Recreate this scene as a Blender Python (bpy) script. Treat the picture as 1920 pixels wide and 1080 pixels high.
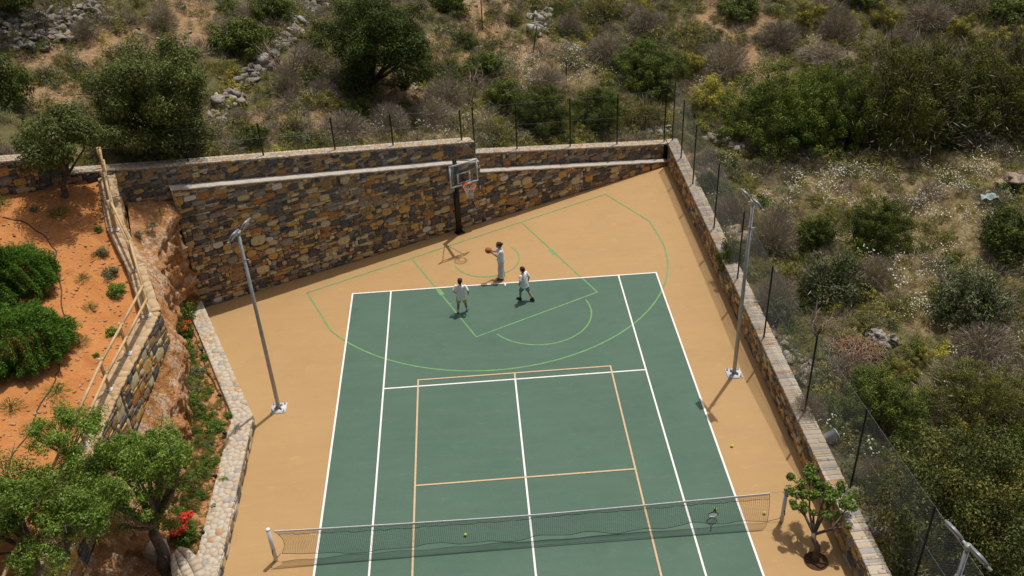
import bpy, math, random
import numpy as np
from mathutils import Vector, Matrix, noise as mnoise

for o in list(bpy.data.objects): bpy.data.objects.remove(o)
SC = bpy.context.scene
COL = SC.collection

# ------------------------------------------------------------------ camera
CAM = np.array([-0.7885, -16.6516, 18.6404]); PITCH, YAW, ROLL = -0.584231, -0.036006, 0.049939; FPX = 1780.1
def _rot():
    a, b, c = PITCH, YAW, ROLL
    ca, sa, cb, sb, cc, sc = math.cos(a), math.sin(a), math.cos(b), math.sin(b), math.cos(c), math.sin(c)
    Rz = np.array([[cb, -sb, 0], [sb, cb, 0], [0, 0, 1]]); Rx = np.array([[1, 0, 0], [0, ca, -sa], [0, sa, ca]])
    Ry = np.array([[cc, 0, sc], [0, 1, 0], [-sc, 0, cc]])
    return Rz @ Rx @ Ry                       # columns: right, forward, up
RC = _rot()
cd = bpy.data.cameras.new('camera'); cam = bpy.data.objects.new('camera', cd); COL.objects.link(cam)
cd.sensor_width = 36.0; cd.lens = FPX / 1920 * 36.0; cd.clip_start = 0.1; cd.clip_end = 600
cam.matrix_world = Matrix(((RC[0, 0], RC[0, 2], -RC[0, 1], CAM[0]), (RC[1, 0], RC[1, 2], -RC[1, 1], CAM[1]),
                           (RC[2, 0], RC[2, 2], -RC[2, 1], CAM[2]), (0, 0, 0, 1)))
SC.camera = cam

# ------------------------------------------------------------------ world, sun, exposure
SUN_EL = math.radians(71.8); SUN_AZ = math.atan2(0.595, 0.804)      # clockwise from +Y
w = bpy.data.worlds.new('World'); SC.world = w; w.use_nodes = True
nt = w.node_tree; nt.nodes.clear()
sky = nt.nodes.new('ShaderNodeTexSky'); sky.sky_type = 'NISHITA'; sky.sun_disc = False
sky.sun_elevation = SUN_EL; sky.sun_rotation = SUN_AZ; sky.air_density = 1.0; sky.dust_density = 7.0; sky.ozone_density = 0.6
bg = nt.nodes.new('ShaderNodeBackground'); bg.inputs[1].default_value = 0.075
wo = nt.nodes.new('ShaderNodeOutputWorld'); nt.links.new(sky.outputs[0], bg.inputs[0]); nt.links.new(bg.outputs[0], wo.inputs[0])
sl = bpy.data.lights.new('sun', 'SUN'); sl.energy = 3.35; sl.angle = math.radians(0.53); sl.color = (1.0, 0.95, 0.87)
so = bpy.data.objects.new('sun', sl); COL.objects.link(so)
SD = Vector((math.sin(SUN_AZ) * math.cos(SUN_EL), math.cos(SUN_AZ) * math.cos(SUN_EL), math.sin(SUN_EL)))
so.rotation_euler = SD.to_track_quat('Z', 'Y').to_euler(); so.location = (8, 20, 40)
SC.view_settings.view_transform = 'Standard'; SC.view_settings.look = 'None'
SC.view_settings.exposure = -0.17; SC.view_settings.gamma = 1.0
SC.view_settings.use_curve_mapping = False

# ------------------------------------------------------------------ photo pixel -> direction -> point on a height
def ray(u, v): return RC @ np.array([(u - 960) / FPX, 1.0, -(v - 540) / FPX])
def at(u, v, z=0.0):
    d = ray(u, v); return CAM + d * ((z - CAM[2]) / d[2])
def pxm(P):                                   # pixels per metre at a point
    return FPX / float((np.asarray(P) - CAM) @ RC[:, 1])

# ------------------------------------------------------------------ materials
def _nodes(name):
    m = bpy.data.materials.new(name); m.use_nodes = True; t = m.node_tree; t.nodes.clear()
    out = t.nodes.new('ShaderNodeOutputMaterial'); return m, t, out
def N(t, kind, **kw):
    n = t.nodes.new(kind)
    for k, v in kw.items(): setattr(n, k, v)
    return n
def ramp(t, fac, stops):
    r = N(t, 'ShaderNodeValToRGB'); cr = r.color_ramp
    while len(cr.elements) < len(stops): cr.elements.new(0.5)
    for e, (p, c) in zip(cr.elements, stops): e.position = p; e.color = (*c, 1)
    t.links.new(fac, r.inputs[0]); return r.outputs[0]
def mixc(t, fac, a, b, mode='MIX'):
    n = N(t, 'ShaderNodeMix', data_type='RGBA', blend_type=mode)
    for i, x in ((0, fac), (6, a), (7, b)):
        if hasattr(x, 'type') and hasattr(x, 'node'): t.links.new(x, n.inputs[i])
        elif i == 0: n.inputs[0].default_value = x
        else: n.inputs[i].default_value = (*x, 1)
    return n.outputs[2]
def tex(t, scale, detail=4, rough=.55, kind='ShaderNodeTexNoise', coord='Object', vec=None, stretch=None):
    if vec is None:
        if coord == 'World': vec = N(t, 'ShaderNodeNewGeometry').outputs['Position']
        else: vec = N(t, 'ShaderNodeTexCoord').outputs[coord]
    if stretch:
        mp = N(t, 'ShaderNodeMapping'); mp.inputs['Scale'].default_value = stretch; t.links.new(vec, mp.inputs[0]); vec = mp.outputs[0]
    n = N(t, kind); n.inputs['Scale'].default_value = scale
    if kind == 'ShaderNodeTexNoise': n.inputs['Detail'].default_value = detail; n.inputs['Roughness'].default_value = rough
    t.links.new(vec, n.inputs['Vector']); return n.outputs[0]
def mat(name, c1, c2=None, scale=4.0, rough=.8, bump=0.0, bscale=None, coord='Object', island=0.0, metal=0.0, spec=.3, c3=None, stretch=None, detail=5):
    m, t, out = _nodes(name); b = N(t, 'ShaderNodeBsdfPrincipled'); t.links.new(b.outputs[0], out.inputs[0])
    b.inputs['Roughness'].default_value = rough; b.inputs['Metallic'].default_value = metal; b.inputs['Specular IOR Level'].default_value = spec
    c2 = c2 or c1
    f = tex(t, scale, detail, coord=coord, stretch=stretch)
    stops = [(.32, c1), (.68, c2)] if c3 is None else [(.3, c1), (.5, c2), (.7, c3)]
    col = ramp(t, f, stops)
    if island:
        g = N(t, 'ShaderNodeNewGeometry'); mr = N(t, 'ShaderNodeMapRange'); mr.inputs[3].default_value = 1 - island; mr.inputs[4].default_value = 1 + island
        t.links.new(g.outputs['Random Per Island'], mr.inputs[0])
        h = N(t, 'ShaderNodeHueSaturation'); t.links.new(mr.outputs[0], h.inputs['Value']); t.links.new(col, h.inputs['Color']); col = h.outputs[0]
    t.links.new(col, b.inputs['Base Color'])
    if bump:
        bf = tex(t, bscale or scale * 3, 6, .6, coord=coord); bn = N(t, 'ShaderNodeBump'); bn.inputs['Strength'].default_value = bump; bn.inputs['Distance'].default_value = .05
        t.links.new(bf, bn.inputs['Height']); t.links.new(bn.outputs[0], b.inputs['Normal'])
    return m
def leafmat(name, stops, transl=.18, rough=.55, gloss=False):
    m, t, out = _nodes(name)
    g = N(t, 'ShaderNodeNewGeometry'); col = ramp(t, g.outputs['Random Per Island'], stops)
    oi = N(t, 'ShaderNodeObjectInfo'); mr = N(t, 'ShaderNodeMapRange'); mr.inputs[3].default_value = .90; mr.inputs[4].default_value = 1.42
    t.links.new(oi.outputs['Random'], mr.inputs[0]); h = N(t, 'ShaderNodeHueSaturation'); t.links.new(mr.outputs[0], h.inputs['Value']); t.links.new(col, h.inputs['Color']); col = h.outputs[0]
    b = N(t, 'ShaderNodeBsdfPrincipled'); b.inputs['Roughness'].default_value = .38 if gloss else max(rough, .6); b.inputs['Specular IOR Level'].default_value = .25 if gloss else .12
    t.links.new(col, b.inputs['Base Color'])
    tr = N(t, 'ShaderNodeBsdfTranslucent'); t.links.new(col, tr.inputs[0])
    mx = N(t, 'ShaderNodeMixShader'); mx.inputs[0].default_value = transl
    t.links.new(b.outputs[0], mx.inputs[1]); t.links.new(tr.outputs[0], mx.inputs[2]); t.links.new(mx.outputs[0], out.inputs[0])
    return m

MT = {}
# masonry classes
MT['slate'] = mat('stone_slate', (.062, .063, .065), (.20, .192, .18), 5, .75, .5, 14, island=.35)
MT['grey'] = mat('stone_grey', (0.200, 0.180, 0.147), (0.427, 0.386, 0.320), 6, .8, .5, 14, island=.3)
MT['brown'] = mat('stone_brown', (0.200, 0.126, 0.066), (0.507, 0.333, 0.180), 6, .85, .5, 14, island=.3)
MT['ochre'] = mat('stone_ochre', (0.441, 0.233, 0.073), (0.720, 0.507, 0.187), 6, .85, .5, 14, island=.25)
MT['rust'] = mat('stone_rust', (.34, .15, .05), (.60, .30, .105), 6, .85, .5, 14, island=.25)
MT['tan'] = mat('stone_tan', (0.507, 0.360, 0.200), (0.720, 0.667, 0.413), 6, .85, .5, 14, island=.25)
MT['pale'] = mat('stone_pale', (0.640, 0.587, 0.507), (0.720, 0.720, 0.720), 6, .85, .4, 14, island=.2)
MT['mortar'] = mat('mortar', (.09, .068, .045), (.18, .135, .09), 7, .95, .5, 20)
MT['mortar_pale'] = mat('mortar_pale', (.36, .30, .225), (.46, .39, .30), 7, .95, .4, 20)
MT['concrete'] = mat('ledge_concrete', (.38, .34, .29), (.54, .49, .43), 3, .9, .5, 12, c3=(.46, .41, .355))
MT['capS'] = mat('cap_sand', (.44, .31, .175), (.56, .41, .25), 5, .9, .12, 16, island=0.048)
MT['capA'] = mat('cap_beige', (.45, .36, .26), (.56, .465, .35), 8, .9, .12, 18, island=0.05)
MT['capB'] = mat('cap_cream', (.48, .41, .32), (.58, .51, .415), 8, .9, .12, 18, island=0.05)
MT['capC'] = mat('cap_greyblue', (.31, .29, .265), (.44, .41, .37), 8, .9, .12, 18, island=0.08)
MT['capD'] = mat('cap_orange', (.42, .25, .13), (.56, .38, .22), 8, .9, .12, 18, island=0.090)
MT['rockA'] = mat('field_rock', (.15, .135, .115), (.34, .31, .265), 3.5, .9, .8, 12, c3=(.26, .235, .20), island=.45)
MT['rockC'] = mat('field_rock_pale', (.28, .26, .23), (.50, .47, .42), 3.5, .9, .8, 12, c3=(.40, .37, .32), island=.3)
MT['rockB'] = mat('field_rock_warm', (.28, .20, .13), (.46, .37, .28), 3.5, .9, .7, 12, island=.3)
# painted surfaces
def court(name, c1, c2, c3):
    m, t, out = _nodes(name); b = N(t, 'ShaderNodeBsdfPrincipled'); t.links.new(b.outputs[0], out.inputs[0])
    f = tex(t, .35, 5, .6, coord='World'); s = tex(t, 3.2, 4, .6, coord='World', stretch=(.12, 1, 1)); g = tex(t, 60, 2, .5, coord='World')
    col = ramp(t, f, [(.3, c1), (.7, c2)]); col = mixc(t, ramp(t, s, [(.35, (0, 0, 0)), (.75, (.4, .4, .4))]), col, c3)
    col = mixc(t, .10, col, ramp(t, g, [(.3, (.0, .0, .0)), (.7, (1, 1, 1))]), 'OVERLAY')
    bl = tex(t, 1.3, 3, .5, coord='World'); col = mixc(t, ramp(t, bl, [(.62, (0, 0, 0)), (.8, (.22, .22, .22))]), col, tuple(x * 1.22 for x in c2))
    sc = tex(t, 5.5, 9, .72, coord='World', stretch=(.35, 1, 1)); col = mixc(t, ramp(t, sc, [(.58, (0, 0, 0)), (.70, (.30, .30, .30))]), col, tuple(min(.8, x * 1.35 + .03) for x in c3))
    dk = tex(t, .8, 7, .7, coord='World'); col = mixc(t, ramp(t, dk, [(.54, (0, 0, 0)), (.72, (.30, .30, .30))]), col, tuple(x * .72 for x in c1))
    sp_ = tex(t, 34, 3, .6, coord='World'); col = mixc(t, ramp(t, sp_, [(.70, (0, 0, 0)), (.74, (.35, .35, .35))]), col, tuple(min(.8, x * 1.3 + .05) for x in c3))
    t.links.new(col, b.inputs['Base Color']); b.inputs['Roughness'].default_value = .72; b.inputs['Specular IOR Level'].default_value = .25
    bn = N(t, 'ShaderNodeBump'); bn.inputs['Strength'].default_value = .12; bn.inputs['Distance'].default_value = .01; t.links.new(g, bn.inputs['Height']); t.links.new(bn.outputs[0], b.inputs['Normal'])
    return m
MT['court_tan'] = court('court_tan', (.415, .262, .115), (.45, .288, .130), (.475, .307, .145))
MT['court_green'] = court('court_green', (.072, .134, .098), (.088, .157, .115), (.104, .172, .131))
MT['line_white'] = mat('line_white', (.78, .77, .75), (.88, .87, .85), 2.5, .7, detail=9)
MT['line_tan'] = mat('line_tan', (.58, .41, .24), (.66, .48, .30), 9, .7)
MT['line_green'] = mat('line_green', (.13, .29, .10), (.19, .37, .16), 5, .7)
MT['soil'] = mat('red_soil', (.36, .13, .034), (.54, .23, .075), 1.1, .95, .9, 9, c3=(.47, .185, .055), coord='World', detail=8)
MT['bedsoil'] = mat('bed_soil', (.28, .12, .045), (.47, .24, .105), 2.0, .95, .9, 12, c3=(.38, .17, .06), coord='World', detail=8)
# cloth
def cloth(name, c, tr=.3):
    m, t, out = _nodes(name); n_ = tex(t, 9, 5); col = ramp(t, n_, [(.3, tuple(x * .93 for x in c)), (.7, c)]); b = N(t, 'ShaderNodeBsdfPrincipled'); b.inputs['Roughness'].default_value = .9; t.links.new(col, b.inputs['Base Color']); q = N(t, 'ShaderNodeBsdfTranslucent'); t.links.new(col, q.inputs[0]); mx = N(t, 'ShaderNodeMixShader'); mx.inputs[0].default_value = tr; t.links.new(b.outputs[0], mx.inputs[1]); t.links.new(q.outputs[0], mx.inputs[2]); t.links.new(mx.outputs[0], out.inputs[0]); return m
# metals, plastic, wood
MT['galv'] = mat('galvanised_steel', (.36, .36, .355), (.48, .48, .47), 6, .5, metal=.3, spec=.4)
MT['whiteplate'] = mat('white_plate', (.66, .67, .68), (.76, .77, .78), 8, .45, spec=.4)
MT['lampgrey'] = mat('lamp_housing', (.26, .265, .27), (.34, .345, .35), 8, .4, metal=.3)
MT['lampglass'] = mat('lamp_glass', (.55, .6, .66), (.62, .66, .7), 3, .12, spec=.6)
MT['black'] = mat('black_steel', (.012, .012, .012), (.02, .02, .02), 8, .5)
MT['wire'] = mat('fence_wire', (.17, .185, .185), (.27, .285, .285), 8, .45, metal=.4)
MT['wiredark'] = mat('fence_wire_dark', (.03, .045, .045), (.06, .075, .075), 8, .5)
MT['postwhite'] = mat('net_post_white', (.66, .66, .68), (.74, .74, .76), 4, .4)
MT['band'] = mat('net_band', (.70, .69, .70), (.80, .79, .79), 12, .8)
MT['cord'] = mat('net_cord', (.012, .018, .016), (.022, .03, .028), 20, .8)
MT['wood'] = mat('rail_wood', (.50, .33, .16), (.64, .46, .26), 3, .7, .2, 20, stretch=(1, 1, 6))
MT['bark'] = mat('bark', (.085, .062, .045), (.20, .155, .12), 7, .95, .8, 16)
MT['barkpale'] = mat('bark_pale', (.22, .19, .16), (.38, .34, .29), 7, .95, .8, 16)
MT['deadwood'] = mat('dead_wood', (.26, .19, .14), (.42, .33, .26), 6, .95)
MT['hose'] = mat('irrigation_hose', (.05, .035, .03), (.10, .07, .05), 6, .6)
# foliage
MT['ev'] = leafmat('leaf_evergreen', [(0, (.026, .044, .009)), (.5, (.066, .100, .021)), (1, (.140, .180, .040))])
MT['highlight'] = leafmat('leaf_highlight', [(0, (.085, .11, .016)), (.5, (.16, .185, .028)), (1, (.26, .26, .050))])  # paler leaf colour that paints highlights on the tops of bush clumps
MT['evb'] = leafmat('leaf_juniper', [(0, (.026, .046, .007)), (.5, (.066, .104, .015)), (1, (.135, .180, .028))])
MT['oli'] = leafmat('leaf_olive_scrub', [(0, (.085, .085, .018)), (.5, (.185, .180, .042)), (1, (.32, .29, .080))])
MT['brn'] = leafmat('leaf_brownish', [(0, (.045, .052, .010)), (.5, (.105, .110, .022)), (1, (.18, .175, .045))])
MT['dry'] = leafmat('twig_dry', [(0, (.13, .104, .078)), (.5, (.265, .22, .168)), (1, (.45, .385, .30))], .1, .9)
MT['sil'] = leafmat('leaf_silver', [(0, (.065, .082, .038)), (.5, (.145, .170, .080)), (1, (.26, .29, .155))])
MT['yel'] = leafmat('flower_yellow', [(0, (.20, .19, .03)), (.5, (.36, .31, .045)), (1, (.52, .44, .06))])
MT['olive'] = leafmat('leaf_olive_tree', [(0, (.035, .070, .008)), (.5, (.115, .200, .022)), (1, (.30, .40, .070))], .3, .4, True)
MT['carob'] = leafmat('leaf_carob', [(0, (.034, .050, .011)), (.5, (.090, .118, .028)), (1, (.21, .235, .080))], .25, .4)
MT['bright'] = leafmat('leaf_bright', [(0, (.05, .11, .015)), (.5, (.11, .20, .03)), (1, (.20, .30, .05))], .3, .4)
MT['cushion'] = leafmat('leaf_cushion_conifer', [(0, (.022, .058, .006)), (.5, (.055, .120, .013)), (1, (.115, .20, .026))], .2)
MT['grass'] = leafmat('grass_dry', [(0, (.20, .16, .060)), (.45, (.36, .29, .13)), (.8, (.47, .405, .225)), (1, (.24, .24, .062))], .3, .8)
MT['grassg'] = leafmat('grass_green', [(0, (.085, .10, .015)), (.5, (.19, .20, .040)), (1, (.33, .31, .085))], .3, .8)
MT['petal'] = leafmat('petal_white', [(0, (.55, .53, .46)), (1, (.80, .78, .72))], .3, .7)
MT['red'] = leafmat('petal_red', [(0, (.55, .03, .02)), (.6, (.72, .07, .045)), (1, (.80, .16, .10))], .3, .6)

# ------------------------------------------------------------------ mesh building
def np_mesh(name, V, F, mats, midx=None, smooth=False):
    """V (n,3); F (m,k) with constant k, or a list of faces."""
    me = bpy.data.meshes.new(name)
    V = np.asarray(V, dtype=np.float32).reshape(-1, 3)
    if isinstance(F, np.ndarray):
        m, k = F.shape; loops = F.astype(np.int32).ravel(); starts = np.arange(0, m * k, k, dtype=np.int32)
    else:
        ln = np.array([len(f) for f in F], dtype=np.int32); m = len(F)
        loops = np.fromiter((i for f in F for i in f), dtype=np.int32, count=int(ln.sum())); starts = np.concatenate(([0], np.cumsum(ln)[:-1])).astype(np.int32)
    me.vertices.add(len(V)); me.vertices.foreach_set('co', V.ravel())
    me.loops.add(len(loops)); me.loops.foreach_set('vertex_index', loops)
    me.polygons.add(m); me.polygons.foreach_set('loop_start', starts)
    for x in (mats if isinstance(mats, (list, tuple)) else [mats]): me.materials.append(x)
    if midx is not None: me.polygons.foreach_set('material_index', np.asarray(midx, dtype=np.int32))
    if smooth: me.polygons.foreach_set('use_smooth', np.ones(m, dtype=bool))
    me.update(calc_edges=True); return me

class MB:
    def __init__(s): s.v = []; s.f = []; s.m = []; s.mi = 0
    def add(s, vs, fs):
        b = len(s.v); s.v += [tuple(map(float, x)) for x in vs]; s.f += [tuple(b + i for i in f) for f in fs]; s.m += [s.mi] * len(fs); return s
    def box(s, c, d, rot=None):
        c = Vector(c); h = Vector(d) / 2; R = rot or Matrix.Identity(3)
        vs = [c + R @ Vector((x * h.x, y * h.y, z * h.z)) for x in (-1, 1) for y in (-1, 1) for z in (-1, 1)]
        return s.add(vs, [(0, 1, 3, 2), (4, 6, 7, 5), (0, 4, 5, 1), (2, 3, 7, 6), (0, 2, 6, 4), (1, 5, 7, 3)])
    def tube(s, pts, rad, n=6, cap=True):
        pts = [Vector(p) for p in pts]; k = len(pts); rad = rad if hasattr(rad, '__len__') else [rad] * k
        vs = []; up = None
        for i, p in enumerate(pts):
            t = (pts[min(i + 1, k - 1)] - pts[max(i - 1, 0)])
            t = t.normalized() if t.length > 1e-9 else Vector((0, 0, 1))
            if up is None: up = t.orthogonal().normalized()
            up = (up - t * up.dot(t)); up = up.normalized() if up.length > 1e-6 else t.orthogonal().normalized()
            sd = t.cross(up)
            vs += [p + (up * math.cos(2 * math.pi * j / n) + sd * math.sin(2 * math.pi * j / n)) * rad[i] for j in range(n)]
        fs = [(i * n + j, i * n + (j + 1) % n, (i + 1) * n + (j + 1) % n, (i + 1) * n + j) for i in range(k - 1) for j in range(n)]
        if cap: fs += [tuple(range(n - 1, -1, -1)), tuple((k - 1) * n + j for j in range(n))]
        return s.add(vs, fs)
    def lathe(s, c, prof, n=16, axis=None):
        c = Vector(c); ax = Vector(axis or (0, 0, 1)).normalized(); q = Vector((0, 0, 1)).rotation_difference(ax)
        vs = []
        for r, z in prof: vs += [c + q @ Vector((r * math.cos(2 * math.pi * j / n), r * math.sin(2 * math.pi * j / n), z)) for j in range(n)]
        k = len(prof); fs = [(i * n + j, i * n + (j + 1) % n, (i + 1) * n + (j + 1) % n, (i + 1) * n + j) for i in range(k - 1) for j in range(n)]
        fs += [tuple(range(n - 1, -1, -1)), tuple((k - 1) * n + j for j in range(n))]
        return s.add(vs, fs)
    def ball(s, c, r, n=12, sc=(1, 1, 1)):
        c = Vector(c); k = n // 2; vs = [c + Vector((0, 0, r * sc[2]))]
        for i in range(1, k):
            a = math.pi * i / k
            vs += [c + Vector((r * sc[0] * math.sin(a) * math.cos(2 * math.pi * j / n), r * sc[1] * math.sin(a) * math.sin(2 * math.pi * j / n), r * sc[2] * math.cos(a))) for j in range(n)]
        vs.append(c - Vector((0, 0, r * sc[2]))); L = len(vs) - 1
        fs = [(0, 1 + j, 1 + (j + 1) % n) for j in range(n)]
        for i in range(k - 2): fs += [(1 + i * n + j, 1 + (i + 1) * n + j, 1 + (i + 1) * n + (j + 1) % n, 1 + i * n + (j + 1) % n) for j in range(n)]
        fs += [(L, 1 + (k - 2) * n + (j + 1) % n, 1 + (k - 2) * n + j) for j in range(n)]
        return s.add(vs, fs)
    def strip(s, pts, wdt, z, closed=False):                     # flat painted band along a polyline
        P = [Vector((p[0], p[1])) for p in pts]; k = len(P); L = []; Rr = []
        for i in range(k):
            a = P[i] - P[i - 1] if (i > 0 or closed) else P[1] - P[0]; b = P[(i + 1) % k] - P[i] if (i < k - 1 or closed) else P[-1] - P[-2]
            a.normalize(); b.normalize(); na = Vector((-a.y, a.x)); nb = Vector((-b.y, b.x)); mvec = (na + nb).normalized(); mvec /= max(.3, mvec.dot(na))
            L.append(P[i] + mvec * wdt / 2); Rr.append(P[i] - mvec * wdt / 2)
        vs = [(p.x, p.y, z) for p in L] + [(p.x, p.y, z) for p in Rr]
        return s.add(vs, [(k + i, k + (i + 1) % k, (i + 1) % k, i) for i in range(k if closed else k - 1)])
    def mesh(s, name, mats, off=(0, 0, 0), smooth=False):
        V = np.array(s.v, dtype=np.float64).reshape(-1, 3) - np.array(off); return np_mesh(name, V, s.f, mats, s.m, smooth)

def link(name, me, parent=None):
    o = bpy.data.objects.new(name, me); COL.objects.link(o)
    if parent is not None: o.parent = parent
    return o
def tag(o, label=None, cat=None, group=None, kind=None):
    for k, v in (('label', label), ('category', cat), ('group', group), ('kind', kind)):
        if v: o[k] = v
    return o
def thing(name, label, cat, loc, group=None):
    o = bpy.data.objects.new(name, None); COL.objects.link(o); o.location = tuple(map(float, loc)); o.empty_display_size = .2
    return tag(o, label, cat, group)
def org(o):
    while o.parent is not None: o = o.parent
    return np.array(o.location)
def part(name, mb, m, parent, smooth=False):
    return link(name, mb.mesh(name, m, org(parent), smooth), parent)
def struct(name, me): return tag(link(name, me), kind='structure')

# ================================================================== STRUCTURE
A0 = np.array([-10.73, 11.61]); TV = np.array([18.33, 8.75]); TV = TV / np.linalg.norm(TV); NV = np.array([-TV[1], TV[0]])   # along the back wall / behind it
def bw(s, n, z=0.0):
    q = A0 + TV * s + NV * n; return np.array([q[0], q[1], z])
S_END = 20.31; S_STEP = (-0.62 + 10.73) / TV[0]; S_LEFT = (-13.3 + 10.73) / TV[0]
def sx(s): return A0[0] + TV[0] * s
def ledge_z(s): x = sx(s); return 4.72 - .2015 * (x + 10.7) if s < S_STEP else 2.21 - .2485 * (x + .5)
def top_z(s):
    x = sx(s)
    if s < S_LEFT: return 6.55 - .20 * (x + 13.4)
    return 5.72 - .2045 * (x + 12.06) if s < S_STEP else 2.93 - .2425 * (x + .8)
RX = 7.58
def rtop(y): return .93 + .006 * y
# --- terrain height from control points (thin-plate spline)
ctl = []
for s in np.arange(-14, 22, 3.0):
    zt = (6.3 - .2 * (sx(s) + 13.4) if s < S_LEFT else 5.6 - .215 * (sx(s) + 12.06) if s < S_STEP else 2.75 - .24 * (sx(s) + .8)) - .32
    for n, dz in ((.7, 0), (3, .35), (8, 1.5), (15, 3.4), (28, 7), (50, 12)):
        q = bw(s, n); ctl.append((q[0], q[1], zt + dz))
for y in (-16, -10, -4, 2, 8, 14, 19):
    for x, z in ((7.9, .62), (11, .5), (15, .35), (22, .1), (32, -.4), (48, -1.5)):
        ctl.append((x, y, z + .02 * max(0, y - 8) * (x - 8) / 6))
ctl += [(28, 30, 3.4), (42, 30, 3.0), (42, 50, 8), (24, 42, 7.5)]
def tps(C):
    C = np.array(C, float); n = len(C)
    def U(r2): return np.where(r2 > 1e-12, .5 * r2 * np.log(np.maximum(r2, 1e-12)), 0)
    d = ((C[:, None, :2] - C[None, :, :2]) ** 2).sum(-1); K = U(d) + np.eye(n) * .8; P = np.c_[np.ones(n), C[:, :2]]
    Mx = np.block([[K, P], [P.T, np.zeros((3, 3))]]); sol = np.linalg.solve(Mx, np.r_[C[:, 2], 0, 0, 0])
    def f(x, y):
        x = np.asarray(x, float); y = np.asarray(y, float); X = np.c_[x.ravel(), y.ravel()]
        out = U(((X[:, None] - C[None, :, :2]) ** 2).sum(-1)) @ sol[:n] + sol[n] + X @ sol[n + 1:]
        return out.reshape(x.shape)
    return f
_hill = tps(ctl)
def bumps(x, y, seed=0.0):
    x = np.asarray(x, float); y = np.asarray(y, float)
    return .16 * np.sin(x * .9 + 1.3 + seed) * np.sin(y * .8 + .4) + .09 * np.sin(x * 2.1 + y * 1.3 + seed) + .05 * np.sin(x * 4.3 - y * 3.1) + .03 * np.sin(7.1 * x + 5.3 * y)
def wall_dist(x, y):
    n = (np.asarray(x) - A0[0]) * NV[0] + (np.asarray(y) - A0[1]) * NV[1]
    return np.maximum(n - .7, np.asarray(x) - 7.95)
def hill(x, y):
    k = np.clip(wall_dist(x, y) / 2.0, 0, 1); return _hill(x, y) + bumps(x, y) * k
_ter = tps([(-12.45, 11.05, 5.48), (-15.2, 9.8, 5.78), (-14.4, 10.2, 5.7), (-11.95, 9.0, 4.8), (-11.15, 7.6, 4.2), (-10.4, 5.8, 3.68), (-10.7, 2.7, 3.42), (-10.85, .8, 3.18),
            (-11, -3, 2.8), (-11, -8, 2.4), (-20, 8, 6.5), (-15, 5, 4.9), (-13, 3.2, 4.15), (-15, 0, 4.3), (-20, 0, 5.4), (-14, -5, 3.5), (-30, 4, 8), (-30, -6, 7), (-20, -8, 4.6)])
def terrace(x, y): return _ter(x, y) + .25 * bumps(np.asarray(x) * 1.7, np.asarray(y) * 1.7, 2.0) - .03
def march(u, v, f, t0=18.0, t1=90.0):
    d = ray(u, v); t = np.linspace(t0, t1, 900); P = CAM[None] + t[:, None] * d[None]; h = P[:, 2] - f(P[:, 0], P[:, 1])
    i = np.argmax(h < 0); i = i if h[i] < 0 else len(t) - 1
    p = P[i]; return np.array([p[0], p[1], float(f(p[:1], p[1:2])[0])])
def ground(u, v): return march(u, v, hill)
def garden(u, v): return march(u, v, terrace, 14, 40)

# --- court
fl = MB(); out = [bw(-.3, .1), bw(S_END + .25, .1), (RX + .1, 20.2, 0), (RX + .1, -15, 0), (-7.95, -15, 0), (-7.95, -.5, 0), (-8.02, 5.0, 0), (-10.95, 11.5, 0)]
fl.add([(p[0], p[1], 0) for p in out], [tuple(range(len(out)))]); fl.f[-1] = fl.f[-1][::-1]
fl.add([(p[0], p[1], -.3) for p in out] + [(p[0], p[1], 0) for p in out], [(i, (i + 1) % 8, 8 + (i + 1) % 8, 8 + i) for i in range(8)])
court_o = struct('court_floor', fl.mesh('court_floor', MT['court_tan']))
g = MB(); g.add([(-5.485, -11.885, .004), (5.485, -11.885, .004), (5.485, 11.885, .004), (-5.485, 11.885, .004)], [(0, 1, 2, 3)])
struct('court_playing_surface', g.mesh('court_playing_surface', MT['court_green']))
ln = MB(); W5 = .055; Z = .012
ln.strip([(-5.457, -11.857), (5.457, -11.857), (5.457, 11.857), (-5.457, 11.857)], W5, Z, True)
for x in (-4.09, 4.09): ln.strip([(x, -11.83), (x, 11.83)], .052, Z)
for y in (-6.375, 6.375): ln.strip([(-4.064, y), (4.064, y)], .052, Z)
ln.strip([(0, -6.349), (0, 6.349)], .052, Z); ln.strip([(0, 11.83), (0, 11.70)], .052, Z)
struct('tennis_line_marking', ln.mesh('tennis_line_marking', MT['line_white']))
ln = MB(); Z = .016
ln.strip([(-3.02, -6.68), (3.02, -6.68), (3.02, 6.68), (-3.02, 6.68)], .05, Z, True)
for y in (-2.11, 2.11): ln.strip([(-2.995, y), (2.995, y)], .05, Z)
for sgn in (-1, 1): ln.strip([(0, sgn * 6.655), (0, sgn * 6.402)], .05, Z)
struct('pickleball_line_marking', ln.mesh('pickleball_line_marking', MT['line_tan']))
ln = MB(); Z = .008; HC = np.array([-.59, 13.59]); bt = np.array([.888, .460]); bt /= np.linalg.norm(bt); bn_ = np.array([bt[1], -bt[0]])   # baseline dir / into the court
def pl(c, r, a0, a1, k=60):
    a = np.radians(np.linspace(a0, a1, k)); return [tuple(c + r * (bt * math.cos(q) + bn_ * math.sin(q))) for q in a]
base_m = np.array([-1.235, 15.07]); L0 = at(576, 549)[:2]; R0 = at(1135, 364)[:2]
q_ = at(1234, 436)[:2] - HC; a_end = math.degrees(math.atan2(q_ @ bn_, q_ @ bt)); arc = pl(HC, 6.69, 172, a_end)
ln.strip([tuple(L0)] + arc + [tuple(at(1218, 415)[:2]), tuple(R0), tuple(L0)], .055, Z)
k1, k2, f1, f2 = (at(*q)[:2] for q in ((773, 486), (978, 417), (893, 632), (1120, 548)))
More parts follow.
